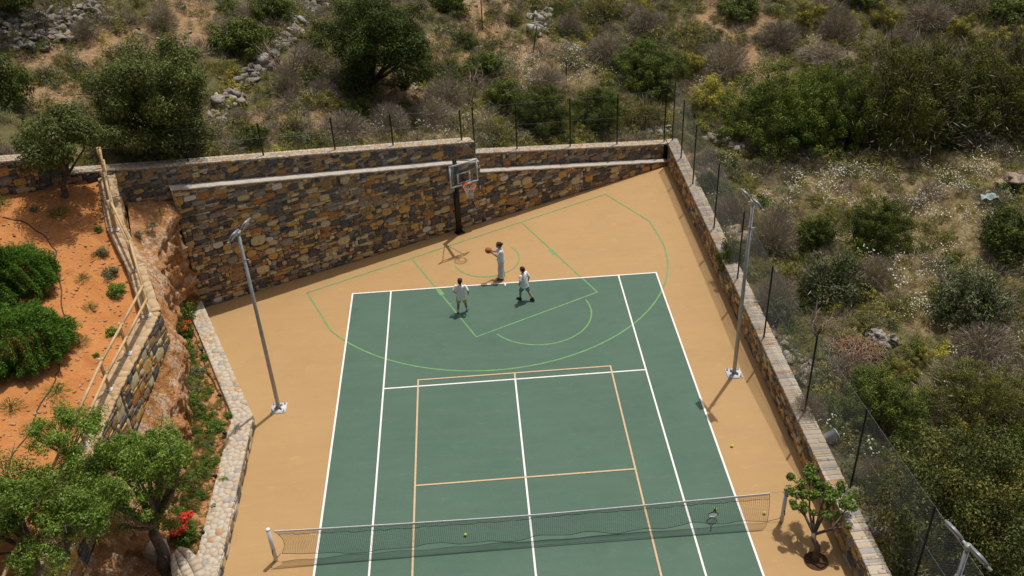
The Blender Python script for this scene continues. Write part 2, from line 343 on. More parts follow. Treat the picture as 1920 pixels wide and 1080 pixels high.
ln.strip([tuple(k1 + (f1 - k1) * .006), tuple(f1), tuple(f2), tuple(k2 + (f2 - k2) * .006)], .05, Z)
ln.strip(pl(np.array([1.03, 9.85]), 1.8, 172, 8), .05, Z - .001); ln.strip(pl(HC, 1.22, 190, -10), .05, Z)
for a, b in ((k1, f1), (k2, f2)):                                  # lane ticks along the key
    d = (b - a) / np.linalg.norm(b - a); q = np.array([-d[1], d[0]])
    for tt, wd, lg in ((1.75, .1, .05), (2.6, .16, .4), (3.45, .1, .05), (4.3, .1, .05)):
        c = a + d * tt; sg = -1 if a is k1 else 1
        ln.strip([tuple(c + q * (.03 * -sg) - d * lg / 2), tuple(c + q * (.03 * -sg) + d * lg / 2)], wd, Z - .002)
struct('basketball_line_marking', ln.mesh('basketball_line_marking', MT['line_green']))

# --- hillside (one sheet behind and to the right of the walls)
def grid_faces(a, b, off=0):
    i, j = np.meshgrid(np.arange(a - 1), np.arange(b - 1), indexing='ij'); i = i.ravel(); j = j.ravel()
    return np.c_[i * b + j, (i + 1) * b + j, (i + 1) * b + j + 1, i * b + j + 1] + off
ss = np.linspace(-45, 85, 330); nn = .55 + np.linspace(0, 1, 170) ** 1.8 * 110
S, Nn = np.meshgrid(ss, nn, indexing='ij'); X = A0[0] + TV[0] * S + NV[0] * Nn; Y = A0[1] + TV[1] * S + NV[1] * Nn
V1 = np.c_[X.ravel(), Y.ravel(), hill(X, Y).ravel()]; F1 = grid_faces(*S.shape)
xs = 7.82 + np.linspace(0, 1, 130) ** 1.6 * 65; tt = np.linspace(0, 1, 190)
Xr, T = np.meshgrid(xs, tt, indexing='ij'); s_of = (Xr - A0[0] - NV[0] * .55) / TV[0]; Yl = A0[1] + TV[1] * s_of + NV[1] * .55
Yr = -30 + (Yl + 30) * T; V2 = np.c_[Xr.ravel(), Yr.ravel(), hill(Xr, Yr).ravel()]; F2 = grid_faces(*Xr.shape, off=len(V1))
hs = np_mesh('hillside', np.r_[V1, V2], np.r_[F1[:, ::1], F2], [], smooth=True)
# zone weights: r = bare orange soil, g = dry flowering grass
ZV = np.r_[V1, V2]; zr = np.zeros(len(ZV)); zg = np.zeros(len(ZV))
SOIL = [(120, 100, 70), (240, 95, 60), (330, 70, 60), (350, 20, 40), (90, 180, 50), (620, 225, 55), (760, 165, 40), (830, 100, 45), (890, 40, 55), (920, 10, 40), (975, 95, 35), (1005, 80, 30), (1340, 45, 35), (1400, 60, 50), (1410, 115, 45), (1440, 150, 40), (260, 250, 40),
        (1280, 300, 30), (1360, 15, 40), (500, 240, 50), (690, 180, 40)]
FLOW = [(1740, 350, 90), (1790, 420, 90), (1700, 450, 80), (1620, 355, 70), (1500, 360, 60), (1860, 330, 60), (1690, 520, 60), (1720, 590, 40), (1010, 130, 60), (1060, 110, 40), (1090, 150, 35), (950, 150, 40), (1330, 165, 45), (1390, 190, 45), (800, 240, 50), (860, 215, 40), (700, 240, 40), (1660, 350, 60), (1560, 90, 40), (1880, 640, 40), (1450, 380, 50), (1900, 460, 50)]
for lst, arr in ((SOIL, zr), (FLOW, zg)):
    for u, v, rad in lst:
        c = ground(u, v); r = rad / pxm(c) * 1.15
        d2 = ((ZV[:, :2] - c[:2]) ** 2).sum(1) / r ** 2; np.maximum(arr, np.exp(-d2 ** 2 * .8), out=arr)
ca = hs.color_attributes.new('zone', 'FLOAT_COLOR', 'POINT'); ca.data.foreach_set('color', np.c_[zr, zg, np.zeros(len(ZV)), np.ones(len(ZV))].astype(np.float32).ravel())
m, t, o_ = _nodes('hillside_ground'); b = N(t, 'ShaderNodeBsdfPrincipled'); t.links.new(b.outputs[0], o_.inputs[0]); b.inputs['Roughness'].default_value = .95; b.inputs['Specular IOR Level'].default_value = .1
at_ = N(t, 'ShaderNodeVertexColor', layer_name='zone'); sp = N(t, 'ShaderNodeSeparateColor'); t.links.new(at_.outputs[0], sp.inputs[0])
n1 = tex(t, .9, 8, .65, coord='World'); n2 = tex(t, 6, 6, .65, coord='World'); n3 = tex(t, 25, 4, .6, coord='World')
scrub = ramp(t, n1, [(.3, (.075, .072, .028)), (.5, (.15, .135, .060)), (.68, (.25, .20, .105))])
soil = ramp(t, n2, [(.3, (.26, .145, .065)), (.5, (.35, .23, .125)), (.7, (.42, .33, .225))])
dry = ramp(t, n2, [(.3, (.15, .12, .055)), (.5, (.25, .195, .10)), (.7, (.34, .285, .18))])
def sub01(x):
    q = N(t, 'ShaderNodeMath', operation='SUBTRACT'); t.links.new(x, q.inputs[0]); q.inputs[1].default_value = .70; return q.outputs[0]
def sharpen(fac):
    ad = N(t, 'ShaderNodeMath', operation='MULTIPLY_ADD'); t.links.new(n1, ad.inputs[0]); ad.inputs[1].default_value = 1.0; t.links.new(fac, ad.inputs[2])
    a2 = N(t, 'ShaderNodeMath', operation='MULTIPLY_ADD'); t.links.new(n2, a2.inputs[0]); a2.inputs[1].default_value = .9; t.links.new(ad.outputs[0], a2.inputs[2])
    return ramp(t, sub01(a2.outputs[0]), [(.50, (0, 0, 0)), (.72, (1, 1, 1))])
col = mixc(t, sharpen(sp.outputs[1]), scrub, dry); col = mixc(t, sharpen(sp.outputs[0]), col, soil)
col = mixc(t, .35, col, ramp(t, n3, [(.3, (.25, .25, .25)), (.7, (.8, .8, .8))]), 'OVERLAY')
t.links.new(col, b.inputs['Base Color']); bp = N(t, 'ShaderNodeBump'); bp.inputs['Strength'].default_value = 1.0; bp.inputs['Distance'].default_value = .12; t.links.new(n2, bp.inputs['Height']); t.links.new(bp.outputs[0], b.inputs['Normal'])
hs.materials.append(m); struct('hillside', hs)

# --- garden terrace soil, rock face and planting bed on the left
CAP = [(-12.42, 11.12, 5.6), (-11.72, 9.0, 4.9), (-10.92, 7.6, 4.33), (-10.12, 5.8, 3.82), (-10.45, 2.7, 3.56), (-10.6, .8, 3.3), (-10.75, -3, 2.95), (-10.9, -10, 2.5)]
def along(P, k):
    P = np.array(P, float); d = np.r_[0, np.cumsum(np.linalg.norm(np.diff(P[:, :2], axis=0), axis=1))]; q = np.linspace(0, d[-1], k)
    return np.stack([np.interp(q, d, P[:, i]) for i in range(3)], 1)
k = 120; Rl = along(CAP, k); Ll = along([bw(-21, .38), (-32, -11, 0)], k)
q = np.linspace(0, 1, 110) ** 1.5; X = Rl[:, None, 0] * (1 - q) + Ll[:, None, 0] * q; Y = Rl[:, None, 1] * (1 - q) + Ll[:, None, 1] * q
# first row runs along the foot of the upper wall
V = np.c_[X.ravel(), Y.ravel(), terrace(X, Y).ravel()]; struct('garden_terrace', np_mesh('garden_terrace', V, grid_faces(*X.shape), MT['soil'], smooth=True))
TP = [(-12.1, 11.3, 4.55), (-11.45, 9.1, 4.0), (-10.62, 7.7, 3.5), (-9.85, 5.85, 2.75), (-10.15, 2.7, 2.1), (-10.3, .8, 1.7), (-10.5, -3, 1.4), (-10.7, -10, 1.2)]
MP = [(-10.66, 12.0, 4.15), (-10.9, 9.6, 3.45), (-10.42, 7.95, 2.9), (-9.62, 6.0, 2.2), (-9.62, 3.4, 1.5), (-9.75, 1.2, 1.1), (-9.9, -3, .9), (-10, -10, .8)]
BP = [(-10.62, 11.9, .22), (-11.0, 9.8, .22), (-10.32, 7.6, .22), (-9.5, 5.5, .22), (-9.0, 3.7, .22), (-8.95, 1.8, .22), (-9.35, -3, .22), (-9.5, -10, .22)]
k = 260; T1, M1, B1 = along(TP, k), along(MP, k), along(BP, k)
rows = []
for q in np.linspace(0, 1, 26): rows.append(T1 * (1 - q) + M1 * q)
for q in np.linspace(0, 1, 60)[1:]: rows.append(M1 * (1 - q) + B1 * q + np.array([.22, .1, 0]) * math.sin(math.pi * q) * (.2 - q) * 1.5)
G = np.stack(rows, 1)
for i in range(G.shape[0]):
    for j in range(G.shape[1]):
        p = G[i, j]; e = min(1, j / 8); steep = 1.0 if j > 24 else .25
        d = mnoise.fractal(Vector(p) * 1.7, .8, 2.1, 5) * .34 + abs(mnoise.noise(Vector((p[0] * 3, p[1] * 3, p[2] * 1.2)))) * .25 - .06
        d += mnoise.noise(Vector(p) * 9) * .08 - abs(mnoise.noise(Vector((p[0] * 5, p[1] * 5, p[2] * 1.5)) + Vector((7, 3, 1)))) * .16 + mnoise.noise(Vector(p) * 22) * .03
        p += np.array([.8, -.35, .25]) * d * e * steep * (1 if j < G.shape[1] - 3 else .3)
rf = np_mesh('rock_face', G.reshape(-1, 3), grid_faces(G.shape[0], G.shape[1]), [], smooth=False)
m, t, o_ = _nodes('rock_face'); b = N(t, 'ShaderNodeBsdfPrincipled'); t.links.new(b.outputs[0], o_.inputs[0]); b.inputs['Roughness'].default_value = .95
n1 = tex(t, 2.2, 9, .75, coord='World', stretch=(1, 1, .45)); n2 = tex(t, 7, 6, .65, coord='World')
c = ramp(t, n1, [(.30, (.21, .078, .025)), (.42, (.40, .175, .055)), (.51, (.47, .235, .09)), (.555, (.60, .49, .37)), (.60, (.44, .20, .07)), (.75, (.25, .09, .028))]); c = mixc(t, .5, c, ramp(t, n2, [(.3, (.2, .2, .2)), (.7, (.85, .85, .85))]), 'OVERLAY')
t.links.new(c, b.inputs['Base Color']); bp = N(t, 'ShaderNodeBump'); bp.inputs['Strength'].default_value = 1; bp.inputs['Distance'].default_value = .1; t.links.new(n2, bp.inputs['Height']); t.links.new(bp.outputs[0], b.inputs['Normal'])
g_ = N(t, 'ShaderNodeNewGeometry'); sx3 = N(t, 'ShaderNodeSeparateXYZ'); t.links.new(g_.outputs['True Normal'], sx3.inputs[0]); flat = ramp(t, sx3.outputs[2], [(.72, (0, 0, 0)), (.92, (.85, .85, .85))]); c = mixc(t, flat, c, ramp(t, n2, [(.3, (.30, .125, .042)), (.7, (.46, .22, .085))])); t.links.new(c, b.inputs['Base Color'])
rf.materials.append(m); struct('rock_face', rf)
KO = [(-10.68, 11.5, 0), (-7.83, 5.05, 0), (-7.74, -.5, 0), (-7.74, -12, 0)]     # court-side foot of the low bed wall
KI = [(-11.2, 11.5, 0), (-8.42, 5.1, 0), (-8.22, -.5, 0), (-8.22, -12, 0)]
k = 120; a_, b_ = along(BP, k), along([(p[0] + .1, p[1], 0) for p in KI], k); q = np.linspace(0, 1, 26)
X = (a_[:, None, 0] - .35) * (1 - q) + b_[:, None, 0] * q; Y = a_[:, None, 1] * (1 - q) + b_[:, None, 1] * q
Zb = .27 + .12 * bumps(X * 3, Y * 3); Zb = Zb + .10 * (1 - q)[None] ** 2
struct('planting_bed', np_mesh('planting_bed', np.c_[X.ravel(), Y.ravel(), Zb.ravel()], grid_faces(*X.shape), MT['bedsoil'], smooth=True))

# ================================================================== MASONRY
rng = random.Random(7)
def stone_variants(n, cut=(.05, .22), shrink=(.74, .9), seed=3, rough=.25):
    r = random.Random(seed); res = []
    for _ in range(n):
        ring = []
        for (cx, cz), flip in (((.5, .5), 0), ((-.5, .5), 1), ((-.5, -.5), 0), ((.5, -.5), 1)):
            c1, c2 = r.uniform(*cut), r.uniform(*cut)
            a = (cx, cz - math.copysign(c2, cz)); b = (cx - math.copysign(c1, cx), cz)
            ring += [b, a] if flip else [a, b]
        ring = [(x * r.uniform(.94, 1), z * r.uniform(.94, 1)) for x, z in ring]
        s = r.uniform(*shrink); tilt = (r.uniform(-rough, rough), r.uniform(-rough, rough))
        vs = [(x, -.6, z) for x, z in ring] + [(x, .55 + .1 * r.random(), z) for x, z in ring]
        inner = [(x * s * r.uniform(.93, 1.05), 1 + tilt[0] * x + tilt[1] * z + r.uniform(-.4, .4) * rough, z * s * r.uniform(.93, 1.05)) for x, z in ring]
        vs += inner + [(r.uniform(-.1, .1), 1.02 + r.uniform(-.4, .5) * rough, r.uniform(-.1, .1))]
        fs = []
        for i in range(8):
            j = (i + 1) % 8
            fs += [(i, 8 + i, 8 + j), (i, 8 + j, j), (8 + i, 16 + i, 16 + j), (8 + i, 16 + j, 8 + j), (16 + i, 24, 16 + j)]
        res.append((np.array(vs), np.array(fs)))
    return res
SVW = stone_variants(16, (.06, .34), (.80, .94)); SVC = stone_variants(12, (.02, .12), (.95, .985), 9, .05); SV = SVW + SVC
SVM = {}
def stone_mesh(vi, mk):
    if (vi, mk) not in SVM:
        V, F = SV[vi]; SVM[(vi, mk)] = np_mesh('stone', V, F, MT[mk])
    return SVM[(vi, mk)]
def pack(mask, r, bigs, wmax=6, hmax=3):
    ns, nz = mask.shape; free = mask.copy(); res = []
    for w_, h_, cnt in bigs:
        for _ in range(cnt):
            i, j = r.randrange(0, max(1, ns - w_)), r.randrange(0, max(1, nz - h_))
            if i + w_ <= ns and j + h_ <= nz and free[i:i + w_, j:j + h_].all(): free[i:i + w_, j:j + h_] = False; res.append((i, j, w_, h_))
    for j in range(nz):
        for i in range(ns):
            if not free[i, j]: continue
            w_, h_ = r.choice((2, 3, 3, 4, 4, 5, wmax)), r.choice((1, 1, 2, 2, 2, hmax))
            w2 = 1
            while w2 < w_ and i + w2 < ns and free[i + w2, j]: w2 += 1
            h2 = 1
            while h2 < h_ and j + h2 < nz and free[i:i + w2, j + h2].all(): h2 += 1
            free[i:i + w2, j:j + h2] = False; res.append((i, j, w2, h2))
    return res
def masonry(parent, O, a, b, n, rects, cell, mix, depth=(.015, .06), gap=.012, most=300, name='stone', jit=True):
    """rects in cells over the plane O + a*i + b*j; the largest become parts, the rest one part."""
    O = np.array(O, float); a = np.array(a, float); b = np.array(b, float); n = np.array(n, float); sg = 1.0 if np.dot(np.cross(a, n), b) > 0 else -1.0
    base = org(parent); keys = [k for k, wgt in mix]; wg = [wgt for k, wgt in mix]
    rects = sorted(rects, key=lambda q: -q[2] * q[3]); VV = []; FF = []; MI = []; nv = 0
    cx, cz = (cell if hasattr(cell, '__len__') else (cell, cell))
    for idx, (i, j, w_, h_) in enumerate(rects):
        c = O + a * ((i + w_ / 2) * cx) + b * ((j + h_ / 2) * cz); W_, H_ = w_ * cx - gap, h_ * cz - gap; D = rng.uniform(*depth)
        mk = rng.choices(keys, wg)[0]; vi = rng.randrange(16) if jit else 16 + rng.randrange(12); tw = rng.gauss(0, .045) if jit else 0
        if jit: W_ *= rng.uniform(.98, 1.14); H_ *= rng.uniform(.98, 1.18)
        ax = (a * math.cos(tw) + b * math.sin(tw)) * W_ * sg; bx = (b * math.cos(tw) - a * math.sin(tw)) * H_
        if idx < most:
            o = link(name, stone_mesh(vi, mk), parent)
            l = c - base; o.matrix_local = Matrix(((ax[0], n[0] * D, bx[0], l[0]), (ax[1], n[1] * D, bx[1], l[1]), (ax[2], n[2] * D, bx[2], l[2]), (0, 0, 0, 1)))
        else:
            V, F = SV[vi]; VV.append(V[:, :1] * ax + V[:, 1:2] * (n * D) + V[:, 2:] * bx + c - base); FF.append(F + nv); MI += [keys.index(mk)] * len(F); nv += len(V)
    if VV:
        me = np_mesh('stone_rest', np.concatenate(VV), np.concatenate(FF), [MT[k] for k in keys], MI); tag(link('smaller_stones', me, parent), kind='stuff')
def crazy(parent, O, a, b, n, L, Wd, step, mix, th=.055, gap=.007, most=120, name='coping_stone'):
    """irregular flat stones (Voronoi cells of jittered points) over the L x Wd rectangle O + a*x + b*y"""
    O, a, b, n = (np.array(v, float) for v in (O, a, b, n)); base = org(parent); na, nb = max(2, round(L / step)), max(1, round(Wd / (step * .9))); pts = []
    for i in range(-1, na + 1):
        for j in range(-1, nb + 1): pts.append(((i + .5 + rng.uniform(-.42, .42) + .5 * (j % 2)) * L / na, (j + .5 + rng.uniform(-.38, .38)) * Wd / nb))
    P_ = np.array(pts); cells = []
    for q, p in enumerate(P_):
        poly = [(0., 0.), (L, 0.), (L, Wd), (0., Wd)]
        for w_ in P_[np.argsort(((P_ - p) ** 2).sum(1))[1:16]]:
            m_ = (p + w_) / 2; d = (w_ - p) / np.linalg.norm(w_ - p); m_ = m_ - d * gap / 2; res = []
            for i in range(len(poly)):
                A_, B_ = np.array(poly[i]), np.array(poly[(i + 1) % len(poly)]); sa, sb = (A_ - m_) @ d, (B_ - m_) @ d
                if sa <= 0: res.append(tuple(A_))
                if sa * sb < 0: res.append(tuple(A_ + (B_ - A_) * (sa / (sa - sb))))
            poly = res
            if len(poly) < 3: break
        if len(poly) < 3: continue
        ar = .5 * abs(sum(poly[i][0] * poly[(i + 1) % len(poly)][1] - poly[(i + 1) % len(poly)][0] * poly[i][1] for i in range(len(poly))))
        if ar > .002: cells.append((ar, poly))
    cells.sort(key=lambda c: -c[0]); VV = []; FF = []; keys = [k for k, w_ in mix]; flip = np.dot(np.cross(a, b), n) < 0; MI = []
    for idx, (ar, poly) in enumerate(cells):
        poly = [np.array(p) for p in (poly[::-1] if flip else poly)]; c = sum(poly) / len(poly); k = len(poly); hgt = th + rng.uniform(-.002, .002); tl = (rng.uniform(-.012, .012), rng.uniform(-.012, .012))
        up = lambda p, h: O + a * p[0] + b * p[1] + n * (h + tl[0] * (p[0] - c[0]) + tl[1] * (p[1] - c[1])) - base
        vs = [up(p, 0) for p in poly] + [up(p, hgt - .005) for p in poly] + [up(c + (p - c) * .975, hgt) for p in poly]
        fs = [(i, (i + 1) % k, k + (i + 1) % k, k + i) for i in range(k)] + [(k + i, k + (i + 1) % k, 2 * k + (i + 1) % k, 2 * k + i) for i in range(k)] + [tuple(2 * k + i for i in range(k))]
        mk = rng.choices(keys, [w_ for k_, w_ in mix])[0]
        if idx < most: link(name, np_mesh(name, vs, fs, MT[mk]), parent)
        else: o_ = len(VV); VV += vs; FF += [tuple(i + o_ for i in f) for f in fs]; MI += [keys.index(mk)] * len(fs)
    if VV: tag(link('smaller_coping_stones', np_mesh('coping_rest', VV, FF, [MT[k] for k in keys], MI), parent), kind='stuff')
def prism(mb, poly, z0, z1):                                       # poly of (x, y), z0/z1 lists or numbers
    k = len(poly); z0 = z0 if hasattr(z0, '__len__') else [z0] * k; z1 = z1 if hasattr(z1, '__len__') else [z1] * k
    area = sum(poly[i][0] * poly[(i + 1) % k][1] - poly[(i + 1) % k][0] * poly[i][1] for i in range(k))
    if area < 0: poly = poly[::-1]; z0 = z0[::-1]; z1 = z1[::-1]
    mb.add([(p[0], p[1], a) for p, a in zip(poly, z0)] + [(p[0], p[1], a) for p, a in zip(poly, z1)],
           [tuple(range(k - 1, -1, -1)), tuple(range(k, 2 * k))] + [(i, (i + 1) % k, k + (i + 1) % k, k + i) for i in range(k)])
WALLMIX = [('slate', 29), ('grey', 17), ('brown', 20), ('ochre', 14), ('rust', 6), ('tan', 16), ('pale', 2.5)]
CAPMIX = [('capA', 42), ('capB', 40), ('capC', 12), ('capD', 6)]
ta3 = np.array([TV[0], TV[1], 0]); nb3 = np.array([-NV[0], -NV[1], 0]); UP = np.array([0, 0, 1.])
# lower retaining wall behind the hoop, with its pale ledge
lw = thing('stone_retaining_wall', 'tall brown and slate rubble wall rising straight behind the basketball hoop', 'wall', bw(S_END / 2, 0))
core = MB(); le = MB()
for s0, s1 in ((0.0, S_STEP), (S_STEP, S_END)):
    e = 1e-4
    prism(core, [tuple(bw(s0, .02)[:2]), tuple(bw(s1, .02)[:2]), tuple(bw(s1, .5)[:2]), tuple(bw(s0, .5)[:2])], -.2, [ledge_z(s0 + e) - .07, ledge_z(s1 - e) - .07] + [ledge_z(s1 - e) - .07, ledge_z(s0 + e) - .07])
    ks = int((s1 - s0) / .35); sv = np.linspace(s0, s1, ks)
    sv = np.linspace(s0, s1, int((s1 - s0) / .12)); rows_ = []
    for q in sv:                                                   # rough rendered ledge, one run of uneven edge
        z_ = ledge_z(min(max(q, s0 + e), s1 - e)) + .012 * mnoise.noise(Vector((q * 2.2, 0, 0))); o_f = -.045 + .022 * mnoise.noise(Vector((q * 3.1, 5, 0))) + .012 * mnoise.noise(Vector((q * 11, 2, 0)))
        rows_.append([bw(q, o_f + .008, z_ - .065), bw(q, o_f, z_ - .03), bw(q, o_f + .02, z_ - .006), bw(q, .12, z_ + .01), bw(q, .36, z_ + .02), bw(q, .36, z_ - .065)])
    k_ = len(rows_); le.add([p for r_ in rows_ for p in r_], [(i_ * 6 + j_, (i_ + 1) * 6 + j_, (i_ + 1) * 6 + (j_ + 1) % 6, i_ * 6 + (j_ + 1) % 6) for i_ in range(k_ - 1) for j_ in range(6)] + [tuple(range(5, -1, -1)), tuple((k_ - 1) * 6 + j_ for j_ in range(6))])
part('core', core, MT['mortar'], lw); part('ledge', le, MT['concrete'], lw)
cell = .061; ns, nz = int(S_END / cell), int(4.8 / cell)
mask = np.zeros((ns, nz), bool)
for i in range(ns):
    hz = ledge_z(min(S_END - .01, (i + .5) * cell)) - .08; mask[i, :max(0, int(hz / cell + .35))] = True
masonry(lw, bw(0, .02), ta3, UP, nb3, pack(mask, rng, [(9, 6, 14), (7, 5, 40), (6, 4, 170), (7, 3, 250), (8, 2, 260), (5, 3, 420), (5, 2, 500)]), cell, WALLMIX)
# upper wall with beige coping
uw = thing('coped_stone_wall', 'dark stone boundary wall with beige coping stepping along above the pale ledge', 'wall', bw(3, .5))
core = MB(); S0 = -17.5; segs = ((S0, S_LEFT), (S_LEFT, S_STEP), (S_STEP, S_END + .3))
for s0, s1 in segs:
    e = 1e-4; z0, z1 = top_z(s0 + e) - .07, top_z(s1 - e) - .07
    prism(core, [tuple(bw(s0, .32)[:2]), tuple(bw(s1, .32)[:2]), tuple(bw(s1, .72)[:2]), tuple(bw(s0, .72)[:2])], [-.3] * 4, [z0, z1, z1, z0])
part('core', core, MT['mortar'], uw)
cb = MB()
for s0, s1 in segs:
    e = 1e-4; z0, z1 = top_z(s0 + e), top_z(s1 - e); prism(cb, [tuple(bw(s0, .30)[:2]), tuple(bw(s1, .30)[:2]), tuple(bw(s1, .74)[:2]), tuple(bw(s0, .74)[:2])], [z0 - .068, z1 - .068, z1 - .068, z0 - .068], [z0 - .012, z1 - .012, z1 - .012, z0 - .012])
part('coping_bed', cb, MT['mortar_pale'], uw)
mask = np.zeros((int((S_END - S0) / cell), int(9 / cell)), bool)
def foot(s): return (ledge_z(max(s, 0)) if s > 0 else 4.0 + .28 * max(0, -s - .2)) - .05
for i in range(mask.shape[0]):
    s = S0 + (i + .5) * cell; mask[i, max(0, int(foot(s) / cell)):int((top_z(min(s, S_END)) - .08) / cell + .4)] = True
masonry(uw, bw(S0, .32), ta3, UP, nb3, pack(mask, rng, [(8, 4, 150), (6, 4, 300), (6, 3, 700), (7, 2, 600), (5, 3, 800)]), cell, [('slate', 46), ('grey', 13), ('brown', 22), ('ochre', 10), ('rust', 4), ('tan', 5)], name='stone')
for s0, s1 in segs:
    e = 1e-4; L = s1 - s0; z0, z1 = top_z(s0 + e), top_z(s1 - e); d3 = ta3 * L + UP * (z1 - z0); Ld = np.linalg.norm(d3); d3 /= Ld
    wv3 = np.array([NV[0], NV[1], 0]); n3 = np.cross(d3, wv3); n3 = n3 if n3[2] > 0 else -n3
    crazy(uw, bw(s0, .28, z0 - .055), d3, wv3, n3, Ld, .48, .17, [('capA', 55), ('capB', 28), ('capD', 10), ('capC', 7)], .057, most=100)
# right wall
rw = thing('low_court_wall', 'waist-high rubble wall with pale stone coping along the right side of court', 'wall', (RX + .2, 8, 0))
core = MB(); Y0, Y1 = -9.0, 20.75
prism(core, [(RX + .02, Y0), (RX + .40, Y0), (RX + .40, Y1), (RX + .02, Y1)], -.3, [rtop(Y0) - .06, rtop(Y0) - .06, rtop(Y1) - .06, rtop(Y1) - .06]); part('core', core, MT['mortar'], rw)
cb = MB(); prism(cb, [(RX - .02, Y0), (RX + .44, Y0), (RX + .44, Y1), (RX - .02, Y1)], [rtop(Y0) - .058] * 2 + [rtop(Y1) - .058] * 2, [rtop(Y0) - .012] * 2 + [rtop(Y1) - .012] * 2); part('coping_bed', cb, MT['mortar_pale'], rw)
mask = np.zeros((int((20.35 - Y0) / cell), 22), bool)
for i in range(mask.shape[0]): mask[i, :int((rtop(Y0 + i * cell) - .07) / cell + .4)] = True
masonry(rw, (RX + .02, Y0, 0), (0, 1, 0), UP, np.array([-1., 0, 0]), pack(mask, rng, [(7, 4, 40), (6, 3, 100), (5, 3, 120), (6, 2, 90)]), cell, [('slate', 26), ('grey', 10), ('brown', 24), ('ochre', 22), ('rust', 8), ('tan', 10)], most=200)
Ld = Y1 - Y0; msk = np.ones((int(Ld / .085), 5), bool)
masonry(rw, (RX - .03, Y0, rtop(Y0) - .05), np.array([0, Ld, rtop(Y1) - rtop(Y0)]) / Ld, np.array([1., 0, 0]), UP, pack(msk, rng, [(2, 5, 90), (1, 5, 160), (2, 3, 200), (5, 4, 12)], 2, 4), (Ld / int(Ld / .085), .098), [('capA', 34), ('capB', 42), ('capC', 18), ('capD', 6)], (.045, .057), .003, most=250, name='coping_stone', jit=False)
# terrace wall on the left
tw_ = thing('terrace_wall', 'rubble terrace wall with sandy coping bending below the wooden railing', 'wall', CAP[3])
core = MB()
for i in range(len(CAP) - 1):
    p, q = np.array(CAP[i]), np.array(CAP[i + 1]); d = (q - p)[:2]; L = np.linalg.norm(d); d /= L; nr = np.array([-d[1], d[0]])   # right side (towards the court)
    cl = lambda P, o: (P[0] + nr[0] * o, P[1] + nr[1] * o)
    prism(core, [cl(p, .20), cl(q, .20), cl(q, -.22), cl(p, -.22)], -.2 if i > 2 else 2.4, [p[2] - .012, q[2] - .012, q[2] - .012, p[2] - .012])
    z0 = min(p[2], q[2]) - 2.4; c0 = .085; msk = np.zeros((max(2, int(L / c0)), int(2.6 / c0) + 6), bool)
    for ii in range(msk.shape[0]): msk[ii, :int((p[2] + (q[2] - p[2]) * ii * c0 / L - .07 - z0) / c0 + .3)] = True
    if i < 6:
        masonry(tw_, (*cl(p, .20), z0), (d[0], d[1], 0), UP, np.array([nr[0], nr[1], 0]), pack(msk, rng, [(6, 4, 15), (5, 3, 40), (4, 3, 40)]), c0, [('slate', 16), ('grey', 16), ('brown', 26), ('ochre', 22), ('rust', 6), ('tan', 14)], (.03, .07), most=45)
    d3 = (q - p) / np.linalg.norm(q - p); Ld = np.linalg.norm(q - p); w3 = np.array([nr[0], nr[1], 0]); n3 = np.cross(d3, w3); n3 = n3 if n3[2] > 0 else -n3
    if i < 6: crazy(tw_, p - w3 * .26 - n3 * .052, d3, w3, n3, Ld, .52, .30, [('capS', 88), ('capD', 12)], .055, .004, most=50)
part('core', core, MT['mortar_pale'], tw_)
# low bed wall
kb = thing('low_bed_wall', 'knee-high wall with cream crazy-paved top between planting bed and court', 'wall', KO[1])
core = MB(); KH = .40
for i in range(3):
    prism(core, [KO[i][:2], KO[i + 1][:2], KI[i + 1][:2], KI[i][:2]], -.2, KH - .003)
part('core', core, MT['mortar_pale'], kb)
for i in range(3):
    p, q = np.array(KO[i]), np.array(KO[i + 1]); d = q - p; L = np.linalg.norm(d); d /= L; wv = (np.array(KI[i]) - p); wv -= d * np.dot(wv, d); Wd = np.linalg.norm(wv); wv /= Wd
    crazy(kb, p - wv * .025 + np.array([0, 0, KH - .045]), d, wv, UP, L, Wd + .05, .18, [('capA', 34), ('capB', 50), ('capC', 10), ('capD', 6)], .047, .003, most=100)
    c0 = .08; msk = np.ones((int(L / c0), 4), bool)
    masonry(kb, p - wv * .0, d, UP, -wv, pack(msk, rng, [(5, 2, 30), (4, 3, 30)], 5, 2), (c0, .085), [('slate', 20), ('grey', 30), ('brown', 10), ('tan', 25), ('pale', 15)], (.015, .04), most=40)

# ================================================================== COURT OBJECTS
# tennis net and posts
NY = -.12; PLx, PRx = -6.47, 6.40
def netpost(x, label):
    t_ = thing('net_post', label, 'net post', (x, NY, 0), 'tennis net posts')
    b = MB(); b.lathe((x, NY, 0), [(.052, 0), (.052, 1.11)], 18); part('post', b, MT['postwhite'], t_, False)
    b = MB(); b.lathe((x, NY, 1.112), [(.058, 0), (.058, .02), (.045, .035)], 18); part('cap', b, MT['postwhite'], t_)
    b = MB(); b.tube([(x, NY - .05, .42), (x, NY - .13, .42)], .012, 8); b.tube([(x, NY - .13, .42), (x, NY - .13, .34)], .01, 8); part('crank', b, MT['black'], t_)
    b = MB(); b.ball((x + (.06 if x < 0 else -.06), NY, .12), .014, 8); part('hook', b, MT['black'], t_)
netpost(PLx, 'white round net post standing left of the green court'); netpost(PRx, 'white round net post beside the small tree in the pit')
tn = thing('tennis_net', 'dark tennis net with white headband strung across the court', 'net', (0, NY, 0))
XL, XR = -6.33, 5.98
def ztop(x): return .93 + .125 * (abs(x) / 6.2) ** 1.4
def zbot(x): return .10 + .05 * math.sin(x * 1.9) + .035 * math.sin(x * 4.7 + 1) + (.10 * max(0, (x + 6.4 - 1.0) < 0) * (1 - (x + 6.4)))
def ybul(x, q): return NY + .05 * math.sin(x * .7 + .6) * math.sin(math.pi * q) + .015 * math.sin(x * 5) * q
